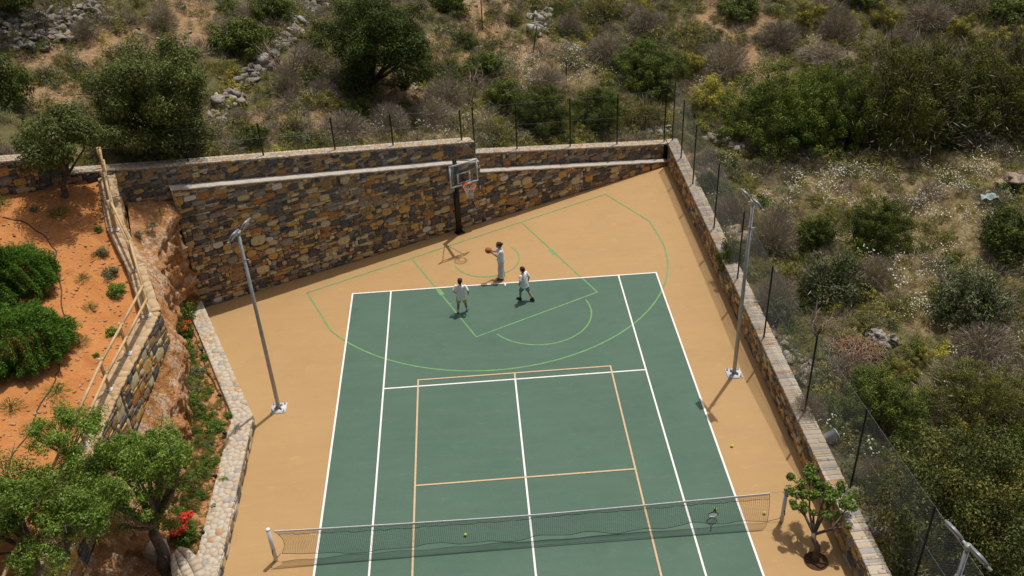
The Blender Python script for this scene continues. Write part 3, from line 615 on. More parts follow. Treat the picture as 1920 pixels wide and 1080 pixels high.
def edge(x, q):
    k = max(0, 1 - (x - XL) / .7); k2 = max(0, 1 - (XR - x) / .6); return x + (.16 * k - .0 * k2) * math.sin(math.pi * q * .9) + .04 * k2 * q
net = MB(); nv_ = int((XR - XL) / .05); nh = 20
def npnt(x, q): return (edge(x, q), ybul(x, q), ztop(x) - .02 - (ztop(x) - .02 - zbot(x)) * q)
for i in range(nv_ + 1):
    x = XL + (XR - XL) * i / nv_; net.tube([npnt(x, q) for q in np.linspace(0, 1, 7)], .0024, 3, False)
for j in range(nh + 1):
    net.tube([npnt(x, j / nh) for x in np.linspace(XL, XR, 90)], .0024, 3, False)
part('netting', net, MT['cord'], tn)
n2 = MB()
for j in range(3):
    q0 = (j + .5) / nh
    n2.tube([np.array(npnt(x, q0)) + np.array([0, .01, 0]) for x in np.linspace(XL, XR, 90)], .0024, 3, False)
part('upper_netting', n2, MT['cord'], tn)
b = MB(); b.tube([np.array(npnt(x, .165)) + np.array([0, 0, .012 * math.sin(x * 9) + .008 * math.sin(x * 23)]) for x in np.linspace(XL, XR, 160)], .006, 5); part('double_row_cord', b, MT['cord'], tn)
b = MB(); b.tube([np.array(npnt(x, 1.0)) + np.array([0, 0, .006 * math.sin(x * 11)]) for x in np.linspace(XL, XR, 160)], .007, 5); part('bottom_cord', b, MT['cord'], tn)
for x in (XL, XR):
    b = MB(); b.tube([npnt(x, q) for q in np.linspace(0, 1, 10)], .006, 5); part('side_cord', b, MT['cord'], tn)
b = MB(); xs_ = np.linspace(XL, XR, 60)
for i in range(len(xs_) - 1):
    p, q = xs_[i], xs_[i + 1]; za, zb = ztop(p), ztop(q)
    b.add([(p, NY - .009, za - .055), (q, NY - .009, zb - .055), (q, NY - .006, zb), (p, NY - .006, za), (p, NY + .009, za - .055), (q, NY + .009, zb - .055), (q, NY + .006, zb), (p, NY + .006, za)],
          [(0, 1, 2, 3), (5, 4, 7, 6), (3, 2, 6, 7), (1, 0, 4, 5)])
part('headband', b, MT['band'], tn)
for x0, x1, z0, z1 in ((PLx, XL, 1.06, ztop(XL) - .01), (XR, PRx, ztop(XR) - .01, 1.06)):
    b = MB(); b.tube([(x0, NY, z0), (x1, NY, z1)], .004, 5); part('cable', b, MT['wire'], tn)
for x0, x1, z0, z1 in ((PLx + .05, XL + .02, .1, zbot(XL)), (XR + .04, PRx - .05, zbot(XR), .1)):
    b = MB(); b.tube([(x0, NY, z0), (x1, NY, z1)], .006, 5); part('tie_cord', b, MT['cord'], tn)
# balls
MT['felt'] = mat('ball_felt', (.50, .62, .05), (.60, .72, .09), 30, .9); MT['orange'] = mat('ball_leather', (.42, .13, .035), (.50, .17, .05), 20, .6, .2, 60)
MT['seamw'] = mat('ball_seam', (.75, .78, .62), None, 5, .9)
def tball(P, label):
    t_ = thing('tennis_ball', label, 'ball', P, 'tennis balls'); b = MB(); c = (P[0], P[1], P[2] + .04); b.ball(c, .04, 14); part('felt', b, MT['felt'], t_, True)
    b = MB(); pts = []
    for a in np.linspace(0, 2 * math.pi, 33):
        th = math.pi / 2 - .62 * math.sin(2 * a); pts.append((c[0] + .0395 * math.sin(th) * math.cos(a), c[1] + .0395 * math.sin(th) * math.sin(a), c[2] + .0395 * math.cos(th)))
    b.tube(pts, .0022, 4); part('seam', b, MT['seamw'], t_)
P = at(873, 1011); tball((P[0], P[1] + .1, 0.016), 'yellow tennis ball lying behind the net near the court middle')
P = at(1372, 838); tball((P[0], P[1], 0), 'yellow tennis ball on the sandy strip right of the court')
P = at(1433, 964); tball((P[0], P[1], 0), 'yellow tennis ball behind the right end of the net')
P = at(1341, 957); tball((P[0], P[1], .016), 'yellow tennis ball behind the racket at the net')
# racket leaning on the net
rk = thing('tennis_racket', 'white and dark tennis racket standing head down against the net', 'racket', (4.67, .17, 0.016))
MT['rkw'] = mat('racket_white', (.75, .75, .74), None, 5, .35); MT['rkb'] = mat('racket_dark', (.05, .06, .08), None, 5, .4)
ax = Vector((-.02, -.25, .60)).normalized(); sd = Vector((1, -.05, 0)).normalized(); c0 = Vector((4.67, .10, .03 + .165 * ax.z)); hw_, hl = .125, .165
ov = lambda a, r=1.0: c0 + sd * (hw_ * r * math.cos(a)) + ax * (hl * r * math.sin(a))
b = MB(); b.tube([ov(a) for a in np.linspace(-math.pi, .0, 20)], .013, 6); part('head_frame', b, MT['rkw'], rk, True)
b = MB(); b.tube([ov(a) for a in np.linspace(0, math.pi, 20)], .0128, 6); b.tube([ov(math.radians(60)), c0 + ax * (hl + .10)], .010, 6); b.tube([ov(math.radians(120)), c0 + ax * (hl + .10)], .010, 6); part('throat', b, MT['rkb'], rk, True)
b = MB()
for q in np.linspace(-.85, .85, 15):
    e = math.sqrt(1 - q * q); b.tube([c0 + sd * hw_ * q - ax * hl * e, c0 + sd * hw_ * q + ax * hl * e], .0012, 3, False); b.tube([c0 + ax * hl * q - sd * hw_ * e, c0 + ax * hl * q + sd * hw_ * e], .0012, 3, False)
part('strings', b, MT['rkw'], rk)
b = MB(); b.tube([c0 + ax * (hl + .09), c0 + ax * (hl + .16), c0 + ax * (hl + .36)], [.011, .016, .017], 8); part('grip', b, MT['rkb'], rk, True)

# basketball hoop
HB = at(863, 436)[:2]; T2 = bt; N2 = bn_
bbc = np.array([-1.215, 14.64])                                    # middle of the board on the floor plan
hp = thing('basketball_hoop', 'black pole basketball hoop with clear backboard in front of stone wall', 'basketball hoop', (HB[0], HB[1], 0))
Rb = Matrix(((T2[0], -N2[0], 0), (T2[1], -N2[1], 0), (0, 0, 1)))
b = MB(); b.box((HB[0], HB[1], 1.57), (.125, .125, 3.14), Rb); part('pole', b, MT['black'], hp)
b = MB(); b.box((HB[0] - .10 * T2[0], HB[1] - .10 * T2[1], .93), (.07, .13, 1.7), Rb); b.box((HB[0] - .02, HB[1], .012), (.34, .30, .024), Rb)
for sx_ in (-1, 1):
    for sy_ in (-1, 1): b.lathe((HB[0] + T2[0] * .13 * sx_ + N2[0] * .11 * sy_, HB[1] + T2[1] * .13 * sx_ + N2[1] * .11 * sy_, .024), [(.016, 0), (.016, .035)], 6)
part('base_plate', b, MT['black'], hp)
bz0, bz1 = 2.62, 3.52; bm = np.array([bbc[0], bbc[1], (bz0 + bz1) / 2]); hwB = .58
P3 = lambda a, n_, z: (bbc[0] + T2[0] * a + N2[0] * n_, bbc[1] + T2[1] * a + N2[1] * n_, z)
b = MB(); e_ = Vector(P3(0, -.04, 2.95)); s_ = Vector((HB[0], HB[1], 3.05)); b.tube([s_, e_], .055, 6); b.box(P3(0, -.03, 2.98), (.34, .04, .5), Rb); part('arm', b, MT['black'], hp)
for a_ in (-1, 1):
    b = MB(); b.tube([(HB[0], HB[1], 3.12), P3(.55 * a_, -.03, 2.66 if a_ < 0 else 3.44)], .016, 6); part('brace', b, MT['black'], hp)
m, t, o_ = _nodes('clear_acrylic'); gl = N(t, 'ShaderNodeBsdfGlossy'); gl.inputs['Roughness'].default_value = .06; tr = N(t, 'ShaderNodeBsdfTransparent'); tr.inputs[0].default_value = (.90, .93, .93, 1); mx = N(t, 'ShaderNodeMixShader'); mx.inputs[0].default_value = .06
t.links.new(tr.outputs[0], mx.inputs[1]); t.links.new(gl.outputs[0], mx.inputs[2]); t.links.new(mx.outputs[0], o_.inputs[0]); MT['acrylic'] = m
b = MB(); b.box(bm, (2 * hwB - .02, .012, bz1 - bz0 - .02), Rb); bd = part('backboard', b, MT['acrylic'], hp)
MT['bbframe'] = mat('board_frame', (.55, .58, .60), (.62, .65, .67), 6, .4)
def bframe(nm, a0, a1, z0, z1, wd, dep, off, par):
    b = MB(); mid = (z0 + z1) / 2; am = (a0 + a1) / 2
    for z in (z0 + wd / 2, z1 - wd / 2): b.box(P3(am, off, z), (a1 - a0, dep, wd), Rb)
    for a in (a0 + wd / 2, a1 - wd / 2): b.box(P3(a, off, mid), (wd, dep, z1 - z0 - 2 * wd), Rb)
    return part(nm, b, MT['bbframe'], par)
bframe('board_frame', -hwB, hwB, bz0, bz1, .05, .035, 0, bd); bframe('target_square', -.28, .26, 2.72, 3.14, .045, .004, .009, bd)
RZ = 2.70; rc = np.array([P3(0, .38, RZ)[0], P3(0, .38, RZ)[1]]); MT['rim'] = mat('rim_orange', (.74, .13, .045), (.80, .17, .06), 8, .4)
rp = lambda a, r, z: (rc[0] + r * math.cos(a), rc[1] + r * math.sin(a), z)
b = MB(); b.tube([rp(a, .225, RZ) for a in np.linspace(0, 2 * math.pi, 40)], .013, 8); b.box(P3(0, .08, RZ), (.16, .16, .03), Rb); b.box(P3(0, .02, RZ - .03), (.18, .02, .16), Rb); rim = part('rim', b, MT['rim'], hp, False)
MT['netw'] = mat('hoop_net_white', (.70, .68, .64), None, 5, .9); b = MB(); lev = [(.222, 0), (.185, .09), (.15, .18), (.128, .27), (.118, .36), (.125, .43)]
for kx in range(12):
    for sg in (-1, 1):
        b.tube([rp(2 * math.pi * (kx + sg * .5 * i) / 12, r, RZ - .01 - d) for i, (r, d) in enumerate(lev)], .006, 4, False)
part('hoop_net', b, MT['netw'], rim)

# floodlight poles
def flood(P, H, az, label, heads):
    t_ = thing('floodlight_pole', label, 'floodlight', (P[0], P[1], P[2]), 'galvanised floodlight poles'); x, y, z = P
    b = MB(); b.box((x, y, z + .015), (.46, .46, .03)); pl_ = part('base_plate', b, MT['whiteplate'], t_)
    for sx_ in (-1, 1):
        for sy_ in (-1, 1):
            b = MB(); b.lathe((x + .17 * sx_, y + .17 * sy_, z + .03), [(.028, 0), (.028, .025), (.016, .025), (.016, .10)], 8); part('bolt', b, MT['galv'], pl_)
    for k in range(4):
        a = math.pi / 2 * k + .78; b = MB(); b.box((x + .105 * math.cos(a), y + .105 * math.sin(a), z + .075), (.09, .012, .09), Matrix.Rotation(a, 3, 'Z')); part('gusset', b, MT['galv'], pl_)
    b = MB(); b.lathe((x, y, z + .024), [(.062, 0), (.044, H - .05)], 16); part('pole', b, MT['galv'], t_, True)
    b = MB(); b.lathe((x, y, z + H * .86), [(.062, 0), (.062, .05)], 12); b.box((x + .09, y, z + H * .86 + .02), (.08, .03, .02)); part('collar', b, MT['galv'], t_)
    dx, dy = math.cos(az), math.sin(az); px, py = -dy, dx           # d: light direction, p: crossbar
    b = MB(); b.tube([(x - px * .55, y - py * .55, z + H), (x + px * .55, y + py * .55, z + H)], .03, 8); b.lathe((x, y, z + H - .06), [(.06, 0), (.06, .1)], 12); part('crossbar', b, MT['galv'], t_)
    for k in heads:
        c = Vector((x + px * k + dx * .06, y + py * k + dy * .06, z + H + .10)); R_ = Matrix.Rotation(az, 3, 'Z') @ Matrix.Rotation(math.radians(-56), 3, 'Y')
        hd = MB(); hd.box(c, (.30, .34, .045), R_)
        for q in range(7): hd.box(c + R_ @ Vector((-.12 + q * .04, 0, .03)), (.010, .29, .02), R_)
        hh = part('lamp_head', hd, MT['lampgrey'], t_)
        g_ = MB(); g_.box(c + R_ @ Vector((0, 0, -.0265)), (.25, .29, .008), R_); part('lamp_lens', g_, MT['lampglass'], hh)
        g_ = MB(); g_.tube([(x + px * k, y + py * k, z + H), c + R_ @ Vector((-.02, .19, -.02))], .012, 5); g_.tube([(x + px * k, y + py * k, z + H), c + R_ @ Vector((-.02, -.19, -.02))], .012, 5); part('bracket', g_, MT['black'], hh)
LP1 = at(523, 766); flood((LP1[0], LP1[1], 0), 6.15, math.radians(-20), 'grey floodlight pole standing left of the court near the bed wall', (-.3, .3))
LP2 = at(1376, 701); flood((LP2[0], LP2[1], 0), 6.0, math.radians(195), 'grey floodlight pole standing right of the court beside the fence', (-.3, .3))
LP3 = at(1797, 1080, 5.0); flood((LP3[0], LP3[1], 0), 5.75, math.radians(195), 'floodlight head poking up at the bottom right corner', (-.3, .3))

# ================================================================== FENCES
def fence(name, label, posts, mesh_m, cellw, rpost=.028, wires=(.05, .55, 1.0), mesh=True, wr=.0018, hc=None):
    c = np.mean([p for p, h in posts], 0); t_ = thing(name, label, 'fence', posts[0][0])
    for (p, h) in posts:
        b = MB(); b.lathe((p[0], p[1], p[2] - .05), [(rpost, 0), (rpost, h + .05), (rpost * .6, h + .07)], 8); part('post', b, MT['black'], t_)
    b = MB(); wire_b = MB()
    for (p, h), (q, g) in zip(posts[:-1], posts[1:]):
        p, q = np.array(p), np.array(q); L = np.linalg.norm(q - p)
        P_ = lambda a, z: p + (q - p) * a + np.array([0, 0, z * (h + (g - h) * a)])
        for z in wires:
            sag = lambda a: .02 * math.sin(math.pi * a) * 1.2
            wire_b.tube([P_(a, z) - np.array([0, 0, sag(a)]) for a in (0, .25, .5, .75, 1)], .0042, 4, False)
        if mesh:
            k = int(L / cellw); hgt_ = (h + g) / 2; sl_ = hgt_ / L * 1.0
            for i in range(-int(k * sl_) - 1, k + 1):               # diagonal wires both ways, clipped to the panel
                for sg in (0, 1):
                    a0, a1 = i / k, i / k + sl_; z0, z1 = 0., 1.
                    if a0 < 0: z0 = (0 - a0) / (a1 - a0); a0 = 0
                    if a1 > 1: z1 = z0 + (1 - a0) / sl_ if i < 0 else (1 - i / k) / sl_; a1 = 1
                    z1 = min(z1, 1)
                    if z1 - z0 < .01 or a0 >= 1: continue
                    if sg: a0, a1 = 1 - a0, 1 - a1
                    b.tube([P_(a0, z0), P_(a1, z1)], wr, 3, False)
        elif hc:
            for z in np.linspace(.02, 1, hc): b.tube([P_(a, z) for a in (0, .5, 1)], wr, 3, False)
            for a in np.linspace(0, 1, int(L / .18)): b.tube([P_(a, 0), P_(a, 1)], wr * .8, 3, False)
    part('tension_wire', wire_b, MT['wire'], t_)
    part('wire_mesh', b, mesh_m, t_); return t_
rp_ = [((7.80, 20.62, .98), 2.72), ((7.80, 18.85, .98), 2.62), ((7.78, 16.55, .98), 2.55), ((7.78, 13.05, .98), 2.6), ((7.75, 9.65, .95), 2.6), ((7.70, 6.35, .93), 2.62), ((7.88, 2.95, .90), 2.6), ((8.22, .25, .62), 2.62), ((8.5, -2.9, .6), 2.6), ((8.8, -6.3, .6), 2.6)]
fence('chain_link_fence', 'tall chain-link fence on black posts along the right wall', rp_, MT['wire'], .075, wr=.0021)
bp1 = [(bw((x + 10.73) / TV[0], .52, top_z((x + 10.73) / TV[0]) - .005), h) for x, h in ((-16.6, 1.25), (-13.9, 1.25), (-12.3, 1.2), (-9.98, 1.14), (-7.76, 1.18), (-5.48, 1.22), (-3.5, 1.22), (-1.0, 1.22))]
fence('wire_garden_fence', 'wire fence on black posts along the upper left boundary wall', bp1, MT['wiredark'], .2, mesh=False, hc=8, wr=.0016)
bp2 = [(bw((x + 10.73) / TV[0], .52, top_z((x + 10.73) / TV[0] + .02) - .005), h) for x, h in ((-.52, 1.8), (1.15, 1.92), (3.39, 2.1), (5.48, 2.2), (7.72, 2.42))]
fence('tall_wire_fence', 'taller wire fence on black posts behind the hoop, meeting the chain-link corner', bp2, MT['wiredark'], .2, mesh=False, hc=13, wr=.0018)
for (u, v, px_, lean, lab) in ((905, 56, 62, 0, 'rusty thin post standing high on the bare slope at top centre'), (998, 106, 54, .12, 'leaning rusty post below the pale rock pile'), (1062, 166, 50, 0, 'thin dark post among dry grass above the tall wire fence')):
    p = ground(u, v); h = px_ / pxm(p) * 1.1; t_ = thing('hillside_post', lab, 'post', p, 'old posts on the slope')
    b = MB(); b.tube([p - np.array([0, 0, .1]), p + np.array([lean * h * 1.5, 0, h])], .026, 6); part('stake', b, MT['black'], t_)
    b = MB(); b.lathe(p + np.array([lean * h * 1.45, 0, h * .97]), [(.034, 0), (.034, .04)], 8); part('cap', b, MT['deadwood'], t_)

# ================================================================== WOODEN RAILING
rl = thing('wooden_railing', 'pale wooden pole railing on the bent terrace wall', 'railing', CAP[3])
cp = [np.array(p) for p in CAP]
def capat(i, f): return cp[i] * (1 - f) + cp[i + 1] * f
spots = [capat(0, .03), capat(0, .5), capat(1, .1), capat(2, .12), cp[3] + np.array([-.02, -.15, 0]), capat(3, .55), capat(3, 1.0) + np.array([0, .05, 0]), capat(4, .9), capat(5, .5), capat(6, .1)]
PH = .98
for p in spots:
    b = MB(); b.lathe((p[0] - .02, p[1], p[2] + .02), [(.042, 0), (.042, PH)], 10); ps = part('post', b, MT['wood'], rl, True)
    b = MB(); b.box((p[0] - .02, p[1], p[2] + .012), (.16, .16, .016)); b.lathe((p[0] - .02, p[1], p[2] + .018), [(.055, 0), (.055, .05)], 12); part('post_shoe', b, MT['whiteplate'], ps)
ev = np.array([-.02, 0, 0])
for z, off in ((PH - .03, 0), (.52, .0)):
    for i in range(len(spots) - 1):
        p, q = spots[i] + ev, spots[i + 1] + ev; d = (q - p) / np.linalg.norm(q - p); sd_ = np.array([-d[1], d[0], 0]) * .075
        b = MB(); b.tube([p + sd_ - d * .06 + np.array([0, 0, z]), q + sd_ + d * .06 + np.array([0, 0, z])], .038, 8); part('rail', b, MT['wood'], rl, True)

# irrigation hoses and spot lights
def on_bed(u, v): return at(u, v, .31)
def hose(pts, label, f, r=.014):
    pts = [f(*p) for p in pts]; t_ = MB(); fine = []
    for i in range(len(pts) - 1):
        for q in np.linspace(0, 1, 8)[:-1]:
            c = pts[i] * (1 - q) + pts[i + 1] * q; fine.append(c)
    fine = np.array(fine + [pts[-1]]); fine[:, 0] += .03 * np.sin(np.arange(len(fine)) * .9)
    if f is garden: fine[:, 2] = terrace(fine[:, 0], fine[:, 1])
    fine[:, 2] += r * .8; t_.tube(fine, r, 6); o = link('irrigation_hose', t_.mesh('irrigation_hose', MT['hose'], fine[0])); o.location = fine[0]; tag(o, label, 'hose', 'irrigation hoses')
hose([(5, 408), (40, 415), (80, 440), (105, 470), (103, 495), (112, 530), (120, 590), (122, 650), (112, 690), (105, 712), (60, 800), (15, 870)], 'dark hose winding over red soil past the green mounds', garden, .017)
hose([(3, 680), (20, 698), (50, 692)], 'short curved hose end at the foot of the lower green mound', garden, .016)
hose([(362, 625), (377, 655), (390, 700), (418, 745), (430, 790), (445, 815)], 'brown hose along the upper half of the planting bed', on_bed)
hose([(428, 880), (420, 930), (408, 985), (390, 1040), (382, 1075)], 'brown hose beside the lower half of the bed wall', on_bed)
for (u, v, lab) in ((380, 662, 'small garden spotlight at the far end of bed wall'), (414, 747, 'small garden spotlight midway along the angled bed wall'), (441, 817, 'small garden spotlight at the bend of the bed wall'), (423, 897, 'small garden spotlight below the bend by a round green plant'), (395, 1003, 'small garden spotlight beside the red geraniums')):
    p = on_bed(u, v); p[0] = min(p[0], np.interp(p[1], [q[1] for q in KI[::-1]], [q[0] for q in KI[::-1]]) - .10); t_ = thing('garden_spotlight', lab, 'spotlight', (p[0], p[1], .26), 'bed spotlights')
    b = MB(); b.tube([(p[0], p[1], .2), (p[0], p[1], .40)], .012, 6); part('spike', b, MT['black'], t_)
    d = Vector((-.6, .2, .5)).normalized(); c = Vector((p[0], p[1], .43)); b = MB(); b.lathe(c - d * .05, [(.03, 0), (.05, .03), (.052, .12)], 12, d); hd = part('lamp_head', b, MT['black'], t_)
    b = MB(); b.lathe(c + d * .071, [(.046, 0), (.046, .006)], 12, d); part('lens', b, MT['lampglass'], hd)
# curved planter wall at the bottom
pc = thing('curved_planter_wall', 'curved sandstone planter wall beside the olive trunk at bottom left', 'wall', at(355, 1050, .3))
cpts = [at(u, v, .75)[:2] for u, v in ((335, 1024), (352, 1028), (368, 1044), (380, 1064), (389, 1090), (391, 1130))]
cin = [at(u, v, .75)[:2] for u, v in ((322, 1038), (320, 1056), (322, 1072), (327, 1090), (333, 1110), (336, 1145))]
b = MB(); k = len(cpts); prism(b, [tuple(p) for p in cpts] + [tuple(p) for p in cin[::-1]], .1, .70); part('core', b, MT['mortar_pale'], pc)
for i in range(k - 1):
    for f0, f1 in ((0, .5), (.5, 1)):
        for g0, g1 in ((-.04, .34), (.34, .7), (.7, 1.04)):
            L_ = lambda f, g: (cpts[i] * (1 - f) + cpts[i + 1] * f) * (1 - g) + (cin[i] * (1 - f) + cin[i + 1] * f) * g
            e = .02; q = [L_(f0 + e, g0 + e), L_(f1 - e, g0 + e), L_(f1 - e, g1 - e), L_(f0 + e, g1 - e)]
            b = MB(); prism(b, [tuple(x) for x in q], .66, .735 + rng.uniform(-.008, .008)); part('coping_stone', b, MT[rng.choice(('capA', 'capB', 'capA'))], pc)
# pale low wall behind the olive trunk
gw = thing('garden_edging_wall', 'pale low stone edging seen behind the olive trunk at bottom left', 'wall', at(220, 1020, .5))
pts = [at(u, v, .8)[:2] for u, v in ((135, 1020), (190, 1004), (250, 1003), (312, 1012))]; ptn = [at(u, v, .8)[:2] for u, v in ((138, 1034), (192, 1026), (250, 1030), (312, 1042))]
b = MB(); prism(b, [tuple(p) for p in pts] + [tuple(p) for p in ptn[::-1]], .1, .76); part('core', b, MT['mortar_pale'], gw)
for i in range(3):
    for f0 in (0, .34, .67):
        L_ = lambda f, g: (pts[i] * (1 - f) + pts[i + 1] * f) * (1 - g) + (ptn[i] * (1 - f) + ptn[i + 1] * f) * g
        b = MB(); prism(b, [tuple(L_(f0 + .01, -.05)), tuple(L_(f0 + .32, -.05)), tuple(L_(f0 + .32, 1.05)), tuple(L_(f0 + .01, 1.05))], .74, .80 + rng.uniform(-.01, .01)); part('coping_stone', b, MT[rng.choice(('capA', 'capB'))], gw)
# dark lantern at the bottom edge
p = at(215, 1075, .9); lt = thing('garden_lantern', 'dark slatted garden lamp at the bottom edge under the olive tree', 'lamp', (p[0], p[1], .3))
b = MB(); b.tube([(p[0], p[1], .25), (p[0], p[1], .75)], .02, 8); part('stem', b, MT['black'], lt)
R_ = Matrix.Rotation(.5, 3, 'Z') @ Matrix.Rotation(.5, 3, 'X'); MT['darkblue'] = mat('lamp_slate_blue', (.03, .04, .06), (.05, .06, .08), 8, .4)
b = MB(); b.box((p[0], p[1], .85), (.2, .12, .26), R_); hd = part('housing', b, MT['darkblue'], lt)
for q in range(4):
    b = MB(); b.box(Vector((p[0], p[1], .85)) + R_ @ Vector((0, -.065, -.09 + q * .06)), (.18, .015, .03), R_); part('slat', b, MT['lampgrey'], hd)
# bucket and sheet outside the fence
p = ground(1556, 832); bk = thing('paint_bucket', 'grey-white plastic bucket lying outside the right wall', 'bucket', p); MT['bucket'] = mat('bucket_plastic', (.42, .43, .44), (.52, .53, .54), 5, .5)
axb = Vector((.85, .15, .25)); b = MB(); b.lathe(Vector(p) + Vector((-.18, 0, .16)), [(.135, 0), (.165, .34), (.18, .34), (.18, .37), (.155, .37), (.125, .02)], 20, axb); part('shell', b, MT['bucket'], bk, False)
b = MB(); b.tube([Vector(p) + Vector((.12, -.15, .2)), Vector(p) + Vector((.24, -.1, .05)), Vector(p) + Vector((.24, .1, .05)), Vector(p) + Vector((.12, .15, .2))], .006, 5); part('handle', b, MT['wire'], bk)
p = ground(1850, 386); MT['sheet'] = mat('pale_blue_sheet', (.30, .42, .42), (.42, .53, .52), 3, .5)
X, Y = np.meshgrid(np.linspace(-.36, .36, 16), np.linspace(-.16, .16, 9), indexing='ij'); Zs = .42 + .06 * np.sin(X * 14 + Y * 9) + .05 * np.cos(Y * 20) - .3 * X ** 2
V = np.c_[X.ravel(), Y.ravel(), Zs.ravel()]; nq = len(V); V = np.r_[V, V - np.array([0, 0, .015])]; F = grid_faces(16, 9); F = np.r_[F, F[:, ::-1] + nq]
o = link('plastic_sheet', np_mesh('plastic_sheet', V, F, MT['sheet'], smooth=True)); o.location = p; tag(o, 'pale blue plastic sheet caught on the dark bush at right edge', 'sheet')

# ================================================================== PEOPLE
def skin(name, c1, c2): return mat(name, c1, c2, 12, .6, spec=.3)
MT['skin'] = skin('skin', (.40, .225, .14), (.46, .265, .17)); MT['skin2'] = skin('skin_tan', (.34, .18, .105), (.40, .22, .135))
MT['hair'] = mat('hair_dark', (.025, .015, .010), (.06, .036, .022), 30, .6); MT['shirt'] = cloth('shirt_white', (.91, .91, .92), .0)
MT['shirt2'] = cloth('shirt_cream', (.89, .88, .85), .0); MT['trouser'] = cloth('trouser_grey', (.70, .68, .64), .0)
MT['lime'] = mat('shorts_lime', (.44, .44, .12), (.54, .54, .18), 6, .9); MT['denim'] = mat('shorts_denim', (.16, .23, .33), (.24, .32, .43), 10, .9)
MT['shoeteal'] = mat('shoe_teal', (.03, .10, .12), (.06, .16, .18), 10, .6); MT['shoeblk'] = mat('shoe_black', (.012, .012, .013), (.03, .03, .03), 10, .6); MT['shoewhite'] = mat('shoe_white', (.62, .66, .70), (.72, .76, .80), 10, .6)
MT['shoeblue'] = mat('shoe_blue', (.04, .12, .20), (.08, .2, .3), 10, .6); MT['eye'] = mat('eye_dark', (.02, .015, .012), None, 5, .3); MT['lip'] = mat('lip', (.36, .13, .10), None, 5, .5)
MT['print'] = mat('shirt_print', (.05, .06, .09), None, 5, .8)
def chain(mb, pts, n=12, sc=None):
    """sphere-swept limb: pts of (pos, radius); sc = (x, y) squash of the section for trunks."""
    P_ = [Vector(p) for p, r in pts]; R_ = [r for p, r in pts]
    for i in range(len(P_) - 1):
        L = (P_[i + 1] - P_[i]).length; k = max(2, int(L / (.35 * min(R_[i], R_[i + 1])) + 1)); k = min(k, 14)
        for q in range(k + 1):
            f = q / k; mb.ball(P_[i].lerp(P_[i + 1], f), R_[i] * (1 - f) + R_[i + 1] * f, n, sc or (1, 1, 1))
def remesh(mb, vox, smooth=4, name='body', fac=.5):
    me = mb.mesh(name, MT['skin']); o = bpy.data.objects.new('tmp', me); COL.objects.link(o)
    r = o.modifiers.new('r', 'REMESH'); r.mode = 'VOXEL'; r.voxel_size = vox
    if smooth: s_ = o.modifiers.new('s', 'SMOOTH'); s_.iterations = smooth; s_.factor = fac
    dg = bpy.context.evaluated_depsgraph_get(); res = bpy.data.meshes.new_from_object(o.evaluated_get(dg)); bpy.data.objects.remove(o); bpy.data.meshes.remove(me)
    res.polygons.foreach_set('use_smooth', np.ones(len(res.polygons), dtype=bool)); return res
